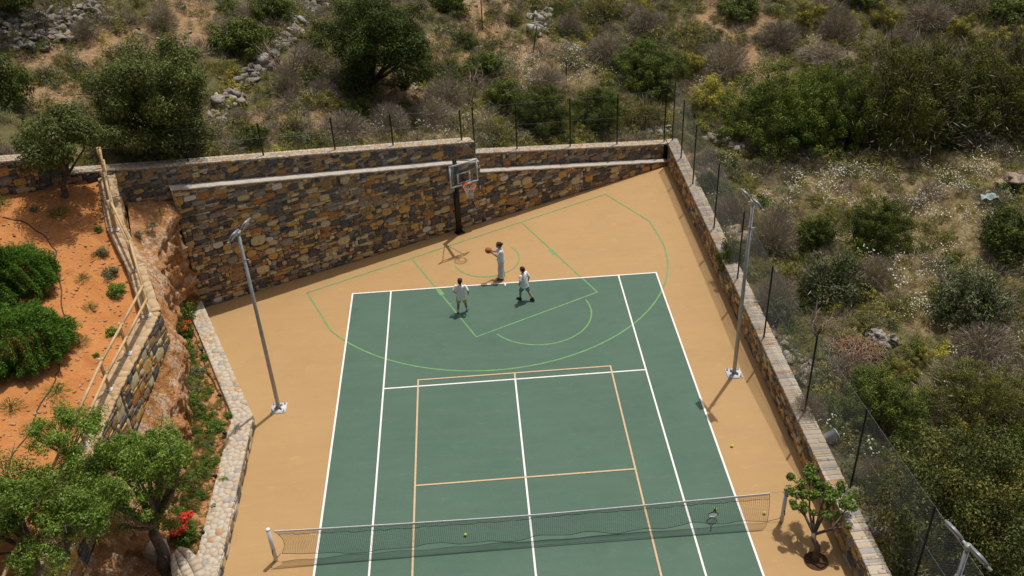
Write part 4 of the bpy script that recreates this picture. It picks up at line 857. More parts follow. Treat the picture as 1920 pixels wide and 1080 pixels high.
def person(label, loc, rz, H, J, top, bottom, shoe, hair, skinm, sock=None, prn=False):
    """J: joints in units of height, body facing +Y; returns the Empty."""
    t_ = thing('person', label, 'person', loc); t_.rotation_euler[2] = rz
    V_ = lambda p: Vector(p) * H
    def child(nm, me, m_):
        me.materials.clear(); me.materials.append(m_); me.name = nm; return link(nm, me, t_)
    hx, hy, hz = J['hip']; lean = Vector(J.get('chest', (0, 0, .72))); nk = Vector(J.get('neck', (0, 0, .84))); hd_ = Vector(J.get('head', (0, .005, .922)))
    b = MB(); hip = Vector((0, hy, hz)); ch = lean
    for f in np.linspace(0, 1, 7):
        c = hip.lerp(ch, f); b.ball(c * H, H * (.088 - .016 * math.sin(math.pi * f)), 16, (1.0, .68, 1.0))
    b.ball((ch + Vector((0, 0, .045))) * H, .078 * H, 16, (1.25, .72, .75))
    chain(b, [((nk - Vector((0, 0, .03))) * H, .036 * H), ((hd_ - Vector((0, 0, .045))) * H, .031 * H)])
    # head: skull, jaw, nose, ears, brow
    fd = J.get('face', 0); Rf = Matrix.Rotation(fd, 3, 'Z'); q = lambda x, y, z: (hd_ + Rf @ Vector((x, y, z))) * H
    b.ball(q(0, 0, .012), .060 * H, 18, (.90, 1.05, 1.05)); b.ball(q(0, .018, -.028), .043 * H, 16, (.9, .95, 1.05)); b.ball(q(0, .046, -.05), .017 * H, 10)
    chain(b, [(q(0, .058, .004), .007 * H), (q(0, .069, -.016), .0105 * H)], 8); b.ball(q(0, .05, .016), .03 * H, 10, (1.1, .5, .35))
    for sg in (-1, 1): b.ball(q(.056 * sg, -.002, -.005), .016 * H, 8, (.5, .8, 1.2))
    for sd_ in ('L', 'R'):
        sh, el, wr, hn = (Vector(x) for x in J['arm' + sd_]); sg = -1 if sd_ == 'L' else 1
        chain(b, [(sh * H, .034 * H), (sh.lerp(el, .5) * H, .029 * H), (el * H, .0235 * H), (el.lerp(wr, .35) * H, .0235 * H), (wr * H, .0155 * H)])
        d = (hn - wr).normalized(); sdv = Vector(J.get('palm' + sd_, (1, 0, 0))); sdv = (sdv - d * sdv.dot(d)).normalized(); nrm = d.cross(sdv)
        pc_ = wr + d * .030
        for a in (-.016, -.005, .006, .017): chain(b, [((wr + d * .008 + sdv * a * .6) * H, .011 * H), ((wr + d * .052 + sdv * a) * H, .0095 * H)], 8)
        curl = J.get('curl' + sd_, .5)
        for a, ln_ in ((-.021, .036), (-.0075, .043), (.0065, .041), (.020, .032)):
            k0 = wr + d * .056 + sdv * a * 1.1; m1 = k0 + (d * math.cos(curl * .5) + nrm * math.sin(curl * .5)) * ln_ * .5 + sdv * a * .25; m2 = m1 + (d * math.cos(curl * 1.3) + nrm * math.sin(curl * 1.3)) * ln_ * .5
            chain(b, [(k0 * H, .0066 * H), (m1 * H, .0060 * H), (m2 * H, .0052 * H)], 8)
        sgn = J.get('thumb' + sd_, 1); k0 = wr + d * .018 + sdv * .021 * sgn; m1 = k0 + (d * .6 + sdv * .8 * sgn + nrm * .3).normalized() * .026; m2 = m1 + (d * .85 + sdv * .35 * sgn + nrm * .35).normalized() * .022
        chain(b, [(k0 * H, .0085 * H), (m1 * H, .0075 * H), (m2 * H, .006 * H)], 8)
    for sd_ in ('L', 'R'):
        hp_, kn, an, toe = (Vector(x) for x in J['leg' + sd_])
        chain(b, [(hp_ * H, .056 * H), (hp_.lerp(kn, .5) * H, .047 * H), (kn * H, .034 * H), (kn.lerp(an, .3) * H, .034 * H), (an * H, .022 * H)])
        chain(b, [(an * H, .022 * H), ((an.lerp(toe, .5) - Vector((0, 0, .014))) * H, .02 * H), (toe * H, .017 * H)])
    child('body', remesh(b, .0065 * H / 1.4, 2), skinm)
    # eyes and mouth
    e = MB()
    for sg in (-1, 1): e.ball(q(.021 * sg, .0545, .004), .0075 * H, 8, (1.2, .6, .8))
    child('eyes', e.mesh('eyes', MT['eye']), MT['eye']); e = MB(); e.ball(q(0, .058, -.033), .011 * H, 8, (1.5, .5, .4)); child('mouth', e.mesh('mouth', MT['lip']), MT['lip'])
    # hair: cap following the skull
    e = MB(); e.ball(q(0, -.012, .024), .065 * H, 20, (.94, 1.02, 1.0)); e.ball(q(0, -.03, -.006), .054 * H, 16, (.98, .8, 1.05))
    for a in np.linspace(-.9, .9, 7): e.ball(q(.05 * math.sin(a), .042 * math.cos(a), .052), .02 * H, 8)
    if hair == 'bun':
        e.ball(q(.0, -.075, .028), .032 * H, 12)
        for sg in (-1, 1): chain(e, [(q(.05 * sg, .02, .03), .016 * H), (q(.035 * sg, -.06, .015), .02 * H)], 8)
    child('hair', remesh(e, .008, 3), MT['hair'])
    # shirt
    e = MB(); hem = Vector((0, hy, hz - J.get('hem', .01)))
    for f in np.linspace(0, 1, 26):
        c = hem.lerp(ch + Vector((0, -.004, .02)), f); w_ = .122 - .026 * f; e.ball(c * H, w_ * H, 20, (1.0, .84 - .06 * f, .30))
    e.ball((ch + Vector((0, 0, .048))) * H, .083 * H, 18, (1.32, .80, .70)); chain(e, [((nk - Vector((0, 0, .045))) * H, .05 * H), ((nk - Vector((0, 0, .024))) * H, .043 * H)])
    for sd_ in ('L', 'R'):
        sh, el, wr, hn = (Vector(x) for x in J['arm' + sd_]); chain(e, [(sh * H, .043 * H), (sh.lerp(el, .45) * H, .041 * H), (sh.lerp(el, .80) * H, .042 * H)])
    rm = remesh(e, .010, 4)
    # folds
    co = np.empty(len(rm.vertices) * 3, np.float32); rm.vertices.foreach_get('co', co); co = co.reshape(-1, 3)
    for i_ in range(len(co)):
        d_ = mnoise.noise(Vector((co[i_, 0] * 9, co[i_, 1] * 9, co[i_, 2] * 5)) + Vector((loc[0] * 3, 0, 0))) * .012; nn_ = math.hypot(co[i_, 0], co[i_, 1]) + 1e-6; co[i_, 0] += co[i_, 0] / nn_ * d_; co[i_, 1] += co[i_, 1] / nn_ * d_
    rm.vertices.foreach_set('co', co.ravel()); so_ = child('shirt', rm, top)
    if prn:
        e = MB(); e.ball((ch + Vector((.03, -.068, .01))) * H, .022 * H, 10, (1, .35, 1)); pr = link('shirt_print', e.mesh('shirt_print', MT['print']), so_)
    # trousers or shorts
    e = MB(); long_ = J.get('long', False)
    e.ball(Vector((0, hy, hz + .02)) * H, .095 * H, 16, (1.05, .75, .8))
    for sd_ in ('L', 'R'):
        hp_, kn, an, toe = (Vector(x) for x in J['leg' + sd_])
        if long_: chain(e, [(hp_ * H, .070 * H), (hp_.lerp(kn, .5) * H, .074 * H), (kn * H, .072 * H), (kn.lerp(an, .5) * H, .074 * H), ((an + Vector((0, 0, .055))) * H, .076 * H)], 14)
        else: chain(e, [(hp_ * H, .064 * H), (hp_.lerp(kn, .72) * H, .061 * H)], 14)
    child('trousers' if long_ else 'shorts', remesh(e, .010, 4), bottom)
    for sd_ in ('L', 'R'):
        hp_, kn, an, toe = (Vector(x) for x in J['leg' + sd_]); d = (toe - an); d.z = 0; d.normalize(); e = MB()
        heel = an - d * .028; heel.z = max(.028, an.z - .02); chain(e, [(heel * H, .027 * H), ((an + d * .03 - Vector((0, 0, .012))) * H, .029 * H), (toe * H, .024 * H), ((toe + d * .018) * H, .019 * H)])
        chain(e, [(an * H, .029 * H), ((an - Vector((0, 0, .02))) * H, .03 * H)])
        child('shoe', remesh(e, .008, 2), shoe)
        if sock: e = MB(); chain(e, [((an + Vector((0, 0, .01))) * H, .0265 * H), (an.lerp(kn, .22) * H, .0275 * H)]); child('sock', remesh(e, .008, 1), sock)
    return t_
P = at(941, 521); HG = 1.5
person('girl in white T-shirt and wide grey trousers holding the basketball up', (P[0], P[1], .004), math.radians(98), HG, dict(hip=(0, 0, .51), chest=(0, .005, .72), neck=(0, .01, .84), head=(0, .03, .920), face=-.1, long=True, hem=.02,
    armL=((-.105, .01, .79), (-.095, .10, .68), (-.075, .20, .765), (-.06, .25, .80)), armR=((.105, .01, .79), (.125, .09, .68), (.09, .19, .74), (.06, .24, .77)), palmL=(0, .3, 1), palmR=(0, .3, 1), curlL=.35, curlR=-.35, thumbL=1, thumbR=1,
    legL=((-.05, 0, .5), (-.062, .03, .275), (-.075, .02, .045), (-.085, .11, .02)), legR=((.05, 0, .5), (.066, .0, .275), (.088, -.04, .045), (.105, .045, .02))), MT['shirt'], MT['trouser'], MT['shoeteal'], 'bun', MT['skin'])
# basketball in her hands
gx, gy = P[0], P[1]; fdir = np.array([-math.sin(math.radians(98)), math.cos(math.radians(98))]); bc = (gx + fdir[0] * .43, gy + fdir[1] * .43, 1.235)
bk = thing('basketball', 'orange basketball held up in the hands of the girl', 'ball', (bc[0], bc[1], bc[2] - .118)); b = MB(); b.ball(bc, .118, 24); bb = part('skin', b, MT['orange'], bk, True)
b = MB()
for axn in (Vector((1, .2, .1)), Vector((.1, 1, .3)), Vector((.2, .1, 1))):
    u_ = axn.orthogonal().normalized(); v_ = axn.normalized().cross(u_); b.tube([Vector(bc) + (u_ * math.cos(a) + v_ * math.sin(a)) * .1175 for a in np.linspace(0, 2 * math.pi, 40)], .0028, 4)
part('seam', b, MT['black'], bb)
P = at(867, 586)
person('boy in cream T-shirt and lime shorts seen from behind, legs apart', (P[0], P[1], .004), math.radians(-6), 1.36, dict(hip=(0, 0, .49), chest=(0, .02, .71), neck=(0, .025, .83), head=(0, .03, .918), face=-.15, hem=.06,
    armL=((-.115, .02, .78), (-.175, -.02, .66), (-.145, .06, .57), (-.13, .10, .54)), armR=((.115, .02, .78), (.185, -.03, .665), (.185, .03, .55), (.175, .06, .51)), palmL=(.3, .3, 1), palmR=(.3, -.3, 1), curlL=1.0, curlR=-1.0,
    legL=((-.055, 0, .48), (-.085, .02, .265), (-.105, -.03, .045), (-.115, .06, .02)), legR=((.055, 0, .48), (.085, .06, .27), (.115, .06, .045), (.13, .145, .02))), MT['shirt2'], MT['lime'], MT['shoeblue'], 'short', MT['skin2'], MT['shoewhite'])
P = at(985, 563)
person('boy in white T-shirt and denim shorts striding with black shoes', (P[0], P[1], .016), math.radians(48), 1.34, dict(hip=(0, 0, .48), chest=(0, .03, .705), neck=(0, .045, .825), head=(0, .06, .912), face=.2, hem=.05,
    armL=((-.115, .03, .775), (-.165, .01, .65), (-.14, .06, .54), (-.13, .085, .50)), armR=((.115, .03, .775), (.15, -.03, .65), (.125, -.02, .53), (.12, 0, .49)), palmL=(.3, .8, .2), palmR=(.3, .8, .2), curlL=.9, curlR=-.9,
    legL=((-.055, 0, .47), (-.06, .10, .265), (-.065, .115, .045), (-.07, .205, .02)), legR=((.055, 0, .47), (.065, -.06, .26), (.075, -.20, .06), (.085, -.115, .02))), MT['shirt'], MT['denim'], MT['shoeblk'], 'short', MT['skin'], MT['shoeblk'], True)

# ================================================================== VEGETATION
def unit(v): return v / np.maximum(np.linalg.norm(v, axis=-1, keepdims=True), 1e-9)
def leaf_quads(C, Nrm, D, L, W):
    """diamond leaves: centre, normal, direction, half length, half width -> V, F"""
    S_ = unit(np.cross(Nrm, D)); L = L[:, None]; W = W[:, None]; fold = Nrm * W * .35
    V = np.stack([C - D * L, C + S_ * W + fold - D * L * .1, C + D * L, C - S_ * W + fold - D * L * .1], 1).reshape(-1, 3)
    return V, np.arange(len(C) * 4).reshape(-1, 4)
def cloud(r, clumps, per, lsize, up=.55, asp=.42, shell=.55, dirs='rand'):
    """clumps: (k, 4) centre + radius.  Leaves spread through the outer part of each clump."""
    k = len(clumps); n = int(per) * k; idx = np.repeat(np.arange(k), int(per)); d = unit(r.normal(size=(n, 3)))
    rad = (shell + (1 - shell) * r.random(n) ** .6)[:, None] * clumps[idx, 3:4]
    C = clumps[idx, :3] + d * rad * np.array([1, 1, .85])
    Nrm = unit(d * 1.15 + r.normal(size=(n, 3)) * .42 + np.array([0, 0, up * .8])); D = unit(np.cross(Nrm, r.normal(size=(n, 3))))
    s = lsize * r.uniform(.6, 1.35, n); return leaf_quads(C, Nrm, D, s, s * asp)
def sprays(r, n, lsize, base_r=.25, spread=1.0, asp=.10, hmin=.3, jitter=.35, dome=True):
    """thin blades radiating from the base: twiggy cushions"""
    d = unit(np.c_[r.normal(size=n), r.normal(size=n), np.abs(r.normal(size=n)) * .9 + .12]); rad = r.random(n) ** .45
    C = d * rad[:, None] * np.array([spread, spread, 1.0]); C[:, 2] = np.maximum(C[:, 2], .02)
    D = unit(d + r.normal(size=(n, 3)) * jitter); Nrm = unit(r.normal(size=(n, 3))); s = lsize * r.uniform(.5, 1.4, n)
    return leaf_quads(C, Nrm, D, s, s * asp)
def dome_clumps(r, k, cr, flat=.0, low=.15):
    d = unit(np.c_[r.normal(size=k), r.normal(size=k), np.abs(r.normal(size=k)) + low]); f = (.35 + .5 * r.random(k))[:, None]
    c = d * f; c[:, 2] = c[:, 2] * .95 + .06; return np.c_[c, cr * r.uniform(.65, 1.3, k)]
def join(parts):
    V = []; F = []; M_ = []; nv = 0
    for (v, f), mi in parts: V.append(v); F.append(f + nv); M_.append(np.full(len(f), mi)); nv += len(v)
    return np.concatenate(V), np.concatenate(F), np.concatenate(M_)
def stems_mb(r, k=9, rad=.02, bend=.25, h=(.5, .9)):
    b = MB()
    for _ in range(k):
        a = r.uniform(0, 6.28); q = r.uniform(.2, .75); hh = r.uniform(*h); p1 = (q * .4 * math.cos(a), q * .4 * math.sin(a), hh * .45); p2 = (q * math.cos(a + r.uniform(-bend, bend)), q * math.sin(a + r.uniform(-bend, bend)), hh)
        b.tube([(.03 * math.cos(a), .03 * math.sin(a), -.12), p1, p2], [rad, rad * .7, rad * .3], 4, False)
    return b
BUSH = {}
def bush_proto(kind, n=4):
    if kind in BUSH: return BUSH[kind]
    res = []; n = 2 if kind[0].isupper() or kind == 'cus' else n
    for i in range(n):
        r = np.random.default_rng(hash(kind) % 1000 + i * 17 if False else sum(map(ord, kind)) * 7 + i * 17)
        if kind == 'ev': c1 = dome_clumps(r, 60, .2); V, F, M_ = join([(cloud(r, c1, 130, .032), 0), (cloud(r, c1 + np.array([0, 0, .05, -.05]), 32, .030, up=1.2), 1)]); ms = [MT['ev'], MT['highlight']]; wood = 'bark'  # second, raised leaf layer: top light put into its brighter colour
        elif kind == 'EV': c1 = dome_clumps(r, 190, .12); V, F, M_ = join([(cloud(r, c1, 230, .0125), 0), (cloud(r, c1 + np.array([0, 0, .035, -.03]), 50, .012, up=1.2), 1)]); ms = [MT['ev'], MT['highlight']]; wood = 'bark'
        elif kind == 'JU': c1 = dome_clumps(r, 330, .085); V, F, M_ = join([(cloud(r, c1, 185, .0092, up=.8), 0), (cloud(r, c1 + np.array([0, 0, .03, -.025]), 50, .009, up=1.3), 1)]); ms = [MT['evb'], MT['highlight']]; wood = 'bark'
        elif kind == 'BR': c1 = dome_clumps(r, 200, .11); V, F, M_ = join([(cloud(r, c1, 190, .0115), 0), (cloud(r, c1 + np.array([0, 0, .03, -.03]), 30, .011, up=1.2), 2), (sprays(r, 2500, .05, asp=.07), 1)]); ms = [MT['brn'], MT['dry'], MT['highlight']]; wood = 'bark'
        elif kind == 'OL': V, F, M_ = join([(cloud(r, dome_clumps(r, 190, .13), 190, .0135), 0), (cloud(r, dome_clumps(r, 90, .12), 110, .0135), 1)]); ms = [MT['carob'], MT['oli']]; wood = 'bark'
        elif kind == 'oli': V, F, M_ = join([(cloud(r, dome_clumps(r, 36, .24), 130, .034, asp=.3), 0), (sprays(r, 500, .09), 1)]); ms = [MT['oli'], MT['dry']]; wood = 'bark'
        elif kind == 'sil': V, F, M_ = join([(cloud(r, dome_clumps(r, 50, .20), 130, .032, asp=.35), 0), (sprays(r, 700, .08), 1), (cloud(r, dome_clumps(r, 24, .2), 80, .032), 2)]); ms = [MT['sil'], MT['dry'], MT['ev']]; wood = 'bark'
        elif kind == 'dry': V, F, M_ = join([(sprays(r, 5200, .10, asp=.055), 0), (cloud(r, dome_clumps(r, 14, .2), 50, .025), 1)]); ms = [MT['dry'], MT['oli']]; wood = 'deadwood'
        elif kind == 'yel':
            c1 = dome_clumps(r, 34, .2); top = c1[c1[:, 2] > .35].copy(); top[:, :3] *= 1.12; top[:, 3] *= .75
            V, F, M_ = join([(cloud(r, c1, 120, .034, asp=.3), 0), (cloud(r, top, 110, .026, up=1.0), 1)]); ms = [MT['oli'], MT['yel']]; wood = 'bark'
        elif kind == 'cus':
            n_ = 60000; d = unit(np.c_[r.normal(size=(n_, 2)), np.abs(r.normal(size=n_)) * .8 + .02]); lump = 1 + .11 * np.sin(d[:, 0] * 9 + i) * np.sin(d[:, 1] * 8 + 2 * i) + .05 * np.sin(d[:, 0] * 21 + d[:, 1] * 17) + .06 * np.sin(d[:, 1] * 33 - d[:, 2] * 20)
            C = d * (lump * r.uniform(.78, 1.02, n_))[:, None]; D = unit(d * np.array([1, 1, .5]) + r.normal(size=(n_, 3)) * .32); s_ = .027 * r.uniform(.5, 1.5, n_); V, F = leaf_quads(C, unit(r.normal(size=(n_, 3)) * .6 + np.array([0, 0, 1.])), D, s_, s_ * .30); M_ = np.zeros(len(F)); ms = [MT['cushion']]; wood = 'bark'
        fo = np_mesh('foliage', V, F, ms, M_)
        rr = random.Random(i); st = stems_mb(rr, 16 if kind == 'dry' else 9, .012 if kind[0].isupper() else .02).mesh('stems', MT[wood]); res.append((fo, st))
    BUSH[kind] = res; return res
KP = {'ev': ('dark evergreen bush', 'bush'), 'EV': ('big dark evergreen shrub', 'shrub'), 'JU': ('broad bright green juniper', 'shrub'), 'BR': ('wide brownish green thicket shrub', 'shrub'), 'OL': ('tall olive green shrub', 'shrub'), 'oli': ('olive green bush', 'bush'), 'sil': ('silvery green bush', 'bush'), 'dry': ('grey brown twiggy bush', 'bush'), 'yel': ('yellow flowering bush', 'bush'), 'cus': ('low feathery green conifer mound', 'shrub')}
vr = random.Random(21); USED = set()
def bush(kind, box, where, f=ground, hs=1.0, name=None, group=None):
    u0, v0, u1, v1 = box; r_px = (u1 - u0) / 2; vc = v1 - .42 * r_px; p = f((u0 + u1) / 2, vc); k = pxm(p); r = r_px / k; h = max(.35 * r, (vc - v0) / .88 / k)
    lab = KP[kind][0] + ' ' + where; assert lab not in USED, lab; USED.add(lab)
    t_ = thing(name or {'bush': 'scrub_bush', 'shrub': 'large_shrub'}[KP[kind][1]], lab, KP[kind][1], (p[0], p[1], p[2] - .05), group or 'scrub bushes on the slope')
    fo, st = vr.choice(bush_proto(kind)); rz = vr.uniform(0, 6.28)
    for nm, me in (('foliage', fo), ('stems', st)):
        o = link(nm, me, t_); o.rotation_euler[2] = rz; o.scale = (r * (1.2 if kind[0].isupper() else 1.12), r * (1.2 if kind[0].isupper() else 1.12), h * (1.12 if kind[0].isupper() else 1.04) * hs * (.3 if nm == 'stems' and kind == 'cus' else 1))
    return t_
BL = [
 ('ev', (-45, 108, 75, 222), 'at the left edge below the scree'), ('EV', (-150, -130, 118, 88), 'in the top left corner above the scree'), ('dry', (138, 38, 185, 85), 'at the lower end of the scree'),
 ('oli', (62, 122, 118, 160), 'between the left edge bush and the tall dark tree'), ('oli', (98, 100, 142, 134), 'just above the left tree crown'), ('dry', (278, 12, 335, 62), 'on bare soil right of the scree'),
 ('ev', (392, 36, 522, 122), 'left of the fallen stone row'), ('oli', (393, 108, 455, 142), 'below the dark bush left of the stone row'), ('dry', (425, 10, 500, 50), 'above the dark bush left of the stone row'),
 ('ev', (468, -15, 560, 58), 'at the top edge left of the stone row'), ('dry', (518, 128, 570, 185), 'right beside the middle of the stone row'), ('dry', (545, 85, 610, 140), 'with bare branches under the large oak'),
 ('oli', (630, 135, 722, 200), 'in front of the large oak'), ('dry', (575, 150, 640, 205), 'in front of the left side of the oak'), ('ev', (735, 78, 815, 140), 'on the right flank of the large oak'),
 ('oli', (772, 118, 822, 160), 'right of the pale boulder below the oak'), ('ev', (800, -20, 882, 38), 'at the top edge right of the oak'), ('ev', (842, 58, 902, 102), 'on bare soil left of the tallest old post'),
 ('ev', (862, 98, 955, 158), 'below the tallest old post'), ('dry', (790, 152, 880, 215), 'below the pale rocks in centre'), ('ev', (818, 108, 872, 150), 'left of the round bush under the old post'),
 ('oli', (948, 22, 988, 52), 'left of the pale rock pile'), ('oli', (960, -18, 1060, 22), 'at the top edge over the pale rock pile'), ('dry', (1040, 28, 1092, 72), 'right of the pale rock pile'),
 ('oli', (1088, -12, 1165, 48), 'up the slope right of the rock pile'), ('dry', (1178, 22, 1252, 64), 'near the top right of centre'), ('dry', (1098, 72, 1178, 125), 'left of the dark bush above the fence corner'),
 ('EV', (1138, 82, 1292, 178), 'on the slope above the fence corner'), ('oli', (1250, 40, 1332, 98), 'up the slope behind the fence corner'), ('dry', (1318, 86, 1402, 152), 'beside the orange patch behind the fence corner'),
 ('yel', (1262, 100, 1325, 150), 'just beyond the top of the fence corner'), ('ev', (1340, -8, 1432, 48), 'left of the grey bush near the top'), ('dry', (1422, 44, 1498, 98), 'standing alone on the orange clearing'),
 ('yel', (1478, 2, 1552, 66), 'right of the lone grey bush'), ('dry', (1535, 20, 1605, 86), 'between two yellow bushes near the top'), ('yel', (1622, 10, 1692, 66), 'near the top right above the thicket'),
 ('dry', (1695, 8, 1788, 62), 'behind the thicket at upper right'), ('yel', (1768, 28, 1832, 84), 'on the ridge behind the thicket'), ('yel', (1838, 52, 1898, 92), 'low on the ridge at upper right'),
 ('yel', (1885, 50, 1950, 90), 'at the right edge of the ridge'), ('ev', (1830, -20, 1960, 52), 'in the top right corner'), ('yel', (1288, 150, 1402, 228), 'low beside the broad juniper'), ('dry', (1495, 86, 1592, 128), 'just behind the broad juniper'),
 ('ev', (1560, -30, 1660, 22), 'at the top edge above yellow bushes'), ('dry', (1660, 52, 1720, 95), 'behind the middle of the thicket'), ('oli', (1595, 76, 1662, 108), 'at the top left of the thicket'),
 ('oli', (888, 212, 962, 276), 'right behind the wall step'), ('EV', (950, 165, 1082, 266), 'behind the tall wire fence left half'), ('EV', (1062, 168, 1182, 258), 'behind the tall wire fence right half'),
 ('oli', (1165, 182, 1252, 248), 'tucked inside the fence corner'), ('dry', (768, 186, 852, 244), 'behind the left wire fence near the step'), ('ev', (905, 150, 985, 215), 'above the bright bush at the wall step'),
 ('dry', (598, 212, 692, 272), 'behind the wire fence in the middle'), ('oli', (500, 214, 592, 268), 'behind the wire fence left of the middle'), ('dry', (690, 198, 768, 258), 'behind the fourth fence post'),
 ('ev', (432, 232, 512, 284), 'behind the wire fence below the stone row'), ('oli', (560, 168, 642, 216), 'on the slope below the bare branches'), ('ev', (640, 190, 715, 240), 'on the slope between fence and oak'), ('dry', (425, 205, 475, 245), 'at the lower end of the stone row'),
 ('dry', (985, 128, 1062, 180), 'near the thin dark post'), ('ev', (1180, 130, 1260, 200), 'close behind the last corner post'),
 ('JU', (1322, 128, 1612, 322), 'outside the fence corner'), ('BR', (1555, 82, 1800, 305), 'right of the broad juniper'), ('BR', (1725, 92, 1965, 292), 'filling the upper right side'), ('sil', (1765, 165, 1845, 225), 'inside the thicket at right'), ('EV', (1650, 95, 1850, 285), 'in the middle of the upper right thicket'), ('BR', (1820, 55, 2010, 255), 'rising at the right edge behind the thicket'), ('JU', (1465, 128, 1665, 305), 'merging into the thicket beside its bigger neighbour'),
 ('oli', (1850, 205, 1925, 262), 'at the right end of the thicket'), ('sil', (1895, 140, 1960, 190), 'at right edge high in the thicket'), ('oli', (1555, 290, 1690, 345), 'along the foot of the thicket'),
 ('dry', (1335, 362, 1412, 428), 'just outside the fence below the juniper'), ('dry', (1400, 398, 1490, 495), 'right of the floodlight head'), ('ev', (1488, 400, 1572, 478), 'left of the round bush on the meadow'),
 ('EV', (1572, 372, 1712, 492), 'standing round on the flower meadow'), ('sil', (1478, 468, 1628, 592), 'below the meadow left side'), ('sil', (1735, 498, 1898, 632), 'below the meadow right side'),
 ('ev', (1822, 382, 1965, 502), 'at right edge of the flower meadow'), ('dry', (1600, 480, 1672, 545), 'between the two silvery bushes on left'), ('ev', (1338, 440, 1402, 512), 'seen through the chain-link by the floodlight'),
 ('dry', (1412, 515, 1492, 598), 'seen beside the chain-link below the floodlight'), ('oli', (1640, 552, 1722, 612), 'between the two big silvery bushes'), ('dry', (1555, 668, 1640, 722), 'below the orange dead brush'),
 ('yel', (1662, 672, 1722, 722), 'below the small grey rock pile'), ('dry', (1782, 612, 1905, 692), 'below the right silvery bush'), ('yel', (1705, 650, 1752, 690), 'right of the small grey rock pile'),
 ('EV', (1540, 688, 1745, 842), 'just beyond the chain-link at lower right'), ('BR', (1720, 672, 1932, 838), 'at the right edge below the meadow'), ('OL', (1618, 798, 1955, 1075), 'filling the bottom right corner outside the fence'),
 ('yel', (1765, 778, 1865, 862), 'on top of the bottom right scrub'), ('EV', (1868, 772, 2010, 905), 'at the right edge near the bottom'), ('dry', (1480, 735, 1545, 800), 'close outside the wall by the bucket'), ('dry', (1600, 850, 1660, 920), 'outside the wall behind the pit tree'),
 ('sil', (1425, 560, 1495, 620), 'close to the wall above the loose rocks'), ('ev', (1300, 318, 1352, 370), 'at the foot of chain-link near the corner'), ('oli', (1690, 1010, 1790, 1100), 'at the bottom edge beside the floodlight head'),
]
for kd, bx_, wh in BL: bush(kd, bx_, wh)
# conifer mounds on the garden terrace
for bx_, wh in (((-75, 385, 24, 562), 'at the left edge of the red terrace'), ((-45, 440, 96, 560), 'on the red terrace beside the hose bend'), ((-50, 550, 122, 690), 'nearest on the red terrace')):
    bush('cus', bx_, wh, garden, hs=.62, name='conifer_mound', group='conifer mounds on the terrace')

# small garden plants on terrace and bed
PM = {}
def plant_proto(kind):
    if kind not in PM:
        r = np.random.default_rng(sum(map(ord, kind)))
        if kind == 'tuft': V, F = sprays(r, 260, .26, asp=.07, jitter=.15); V[:, 2] *= .9; me = np_mesh('leaves', V, F, MT['bright'])
        elif kind == 'dark': me = np_mesh('leaves', *cloud(r, dome_clumps(r, 26, .3), 60, .085), MT['olive'])
        elif kind == 'grey': me = np_mesh('leaves', *cloud(r, dome_clumps(r, 22, .3), 60, .075, asp=.3), MT['sil'])
        elif kind == 'leafy': me = np_mesh('leaves', *cloud(r, dome_clumps(r, 30, .28), 70, .075), MT['bright'])
        PM[kind] = me
    return PM[kind]
def plant(kind, u, v, wpx, f, label, hs_=.9, flowers=0):
    p = f(u, v); r = wpx / 2 / pxm(p); t_ = thing('garden_plant', label, 'plant', (p[0], p[1], p[2] - .02), 'young garden plants'); o = link('leaves', plant_proto(kind), t_); o.scale = (r, r, r * hs_); o.rotation_euler[2] = vr.uniform(0, 6)
    b = MB(); b.tube([(p[0], p[1], p[2] - .1), (p[0], p[1], p[2] + r * .5)], [.02, .012], 5); part('stem', b, MT['bark'], t_)
    if flowers:
        for q in range(flowers):
            rr = np.random.default_rng(q + int(u)); a = rr.uniform(0, 6.28); d = r * rr.uniform(.2, .95); c = np.array([[p[0] + d * math.cos(a), p[1] + d * math.sin(a), p[2] + r * rr.uniform(.75, 1.15), .11]])
            V, F = cloud(rr, c, 70, .035, up=.9, asp=.8, shell=.3); fo = link('flower_head', np_mesh('flower_head', V - org(t_), F, MT['red']), t_)
TERR = [('tuft', 112, 405, 42, 'below the terrace tree'), ('leafy', 184, 432, 22, 'beside the upper end of the railing'), ('grey', 190, 478, 40, 'third along the railing'), ('grey', 208, 518, 46, 'fourth along the railing'), ('leafy', 218, 550, 46, 'beside the middle of the railing'),
        ('tuft', 155, 525, 34, 'left of the plants along the railing'), ('tuft', 85, 557, 24, 'between the two green mounds'), ('tuft', 170, 578, 32, 'in the middle of the red soil'), ('dark', 212, 625, 34, 'near the bend of the railing'), ('tuft', 150, 645, 44, 'right of the nearest green mound'),
        ('tuft', 106, 738, 52, 'under the lower railing'), ('tuft', 22, 765, 50, 'at the left edge below the green mounds'), ('leafy', 180, 668, 18, 'behind the lower railing'), ('grey', 64, 395, 20, 'left of the terrace tree shadow'), ('tuft', 6, 385, 40, 'at the left edge under the dark wall')]
TERR += [('leafy', 345, 50, 0, '')][:0]
for kd, u, v, wd, wh in TERR: plant(kd, u, v, wd, garden, {'tuft': 'spiky green tuft ', 'leafy': 'small bright leafy plant ', 'grey': 'small grey green plant ', 'dark': 'small dark leafy plant '}[kd] + wh)
def on_pocket(u, v): return at(u, v, 4.15)
for kd, u, v, wd, lab in (('grey', 262, 400, 34, 'grey weed on the soil pocket behind the railing'), ('grey', 285, 425, 32, 'larger grey weed below the soil pocket'), ('tuft', 280, 378, 22, 'green tuft at the foot of the far wall'), ('grey', 262, 440, 26, 'pale weed between railing and rock edge'), ('tuft', 300, 395, 18, 'green tuft at the lip of the rock face')): plant(kd, u, v, wd, on_pocket, lab, .7)
def on_rock(u, v): return march(u, v, lambda x, y: np.full(np.shape(x), .3), 14, 60)
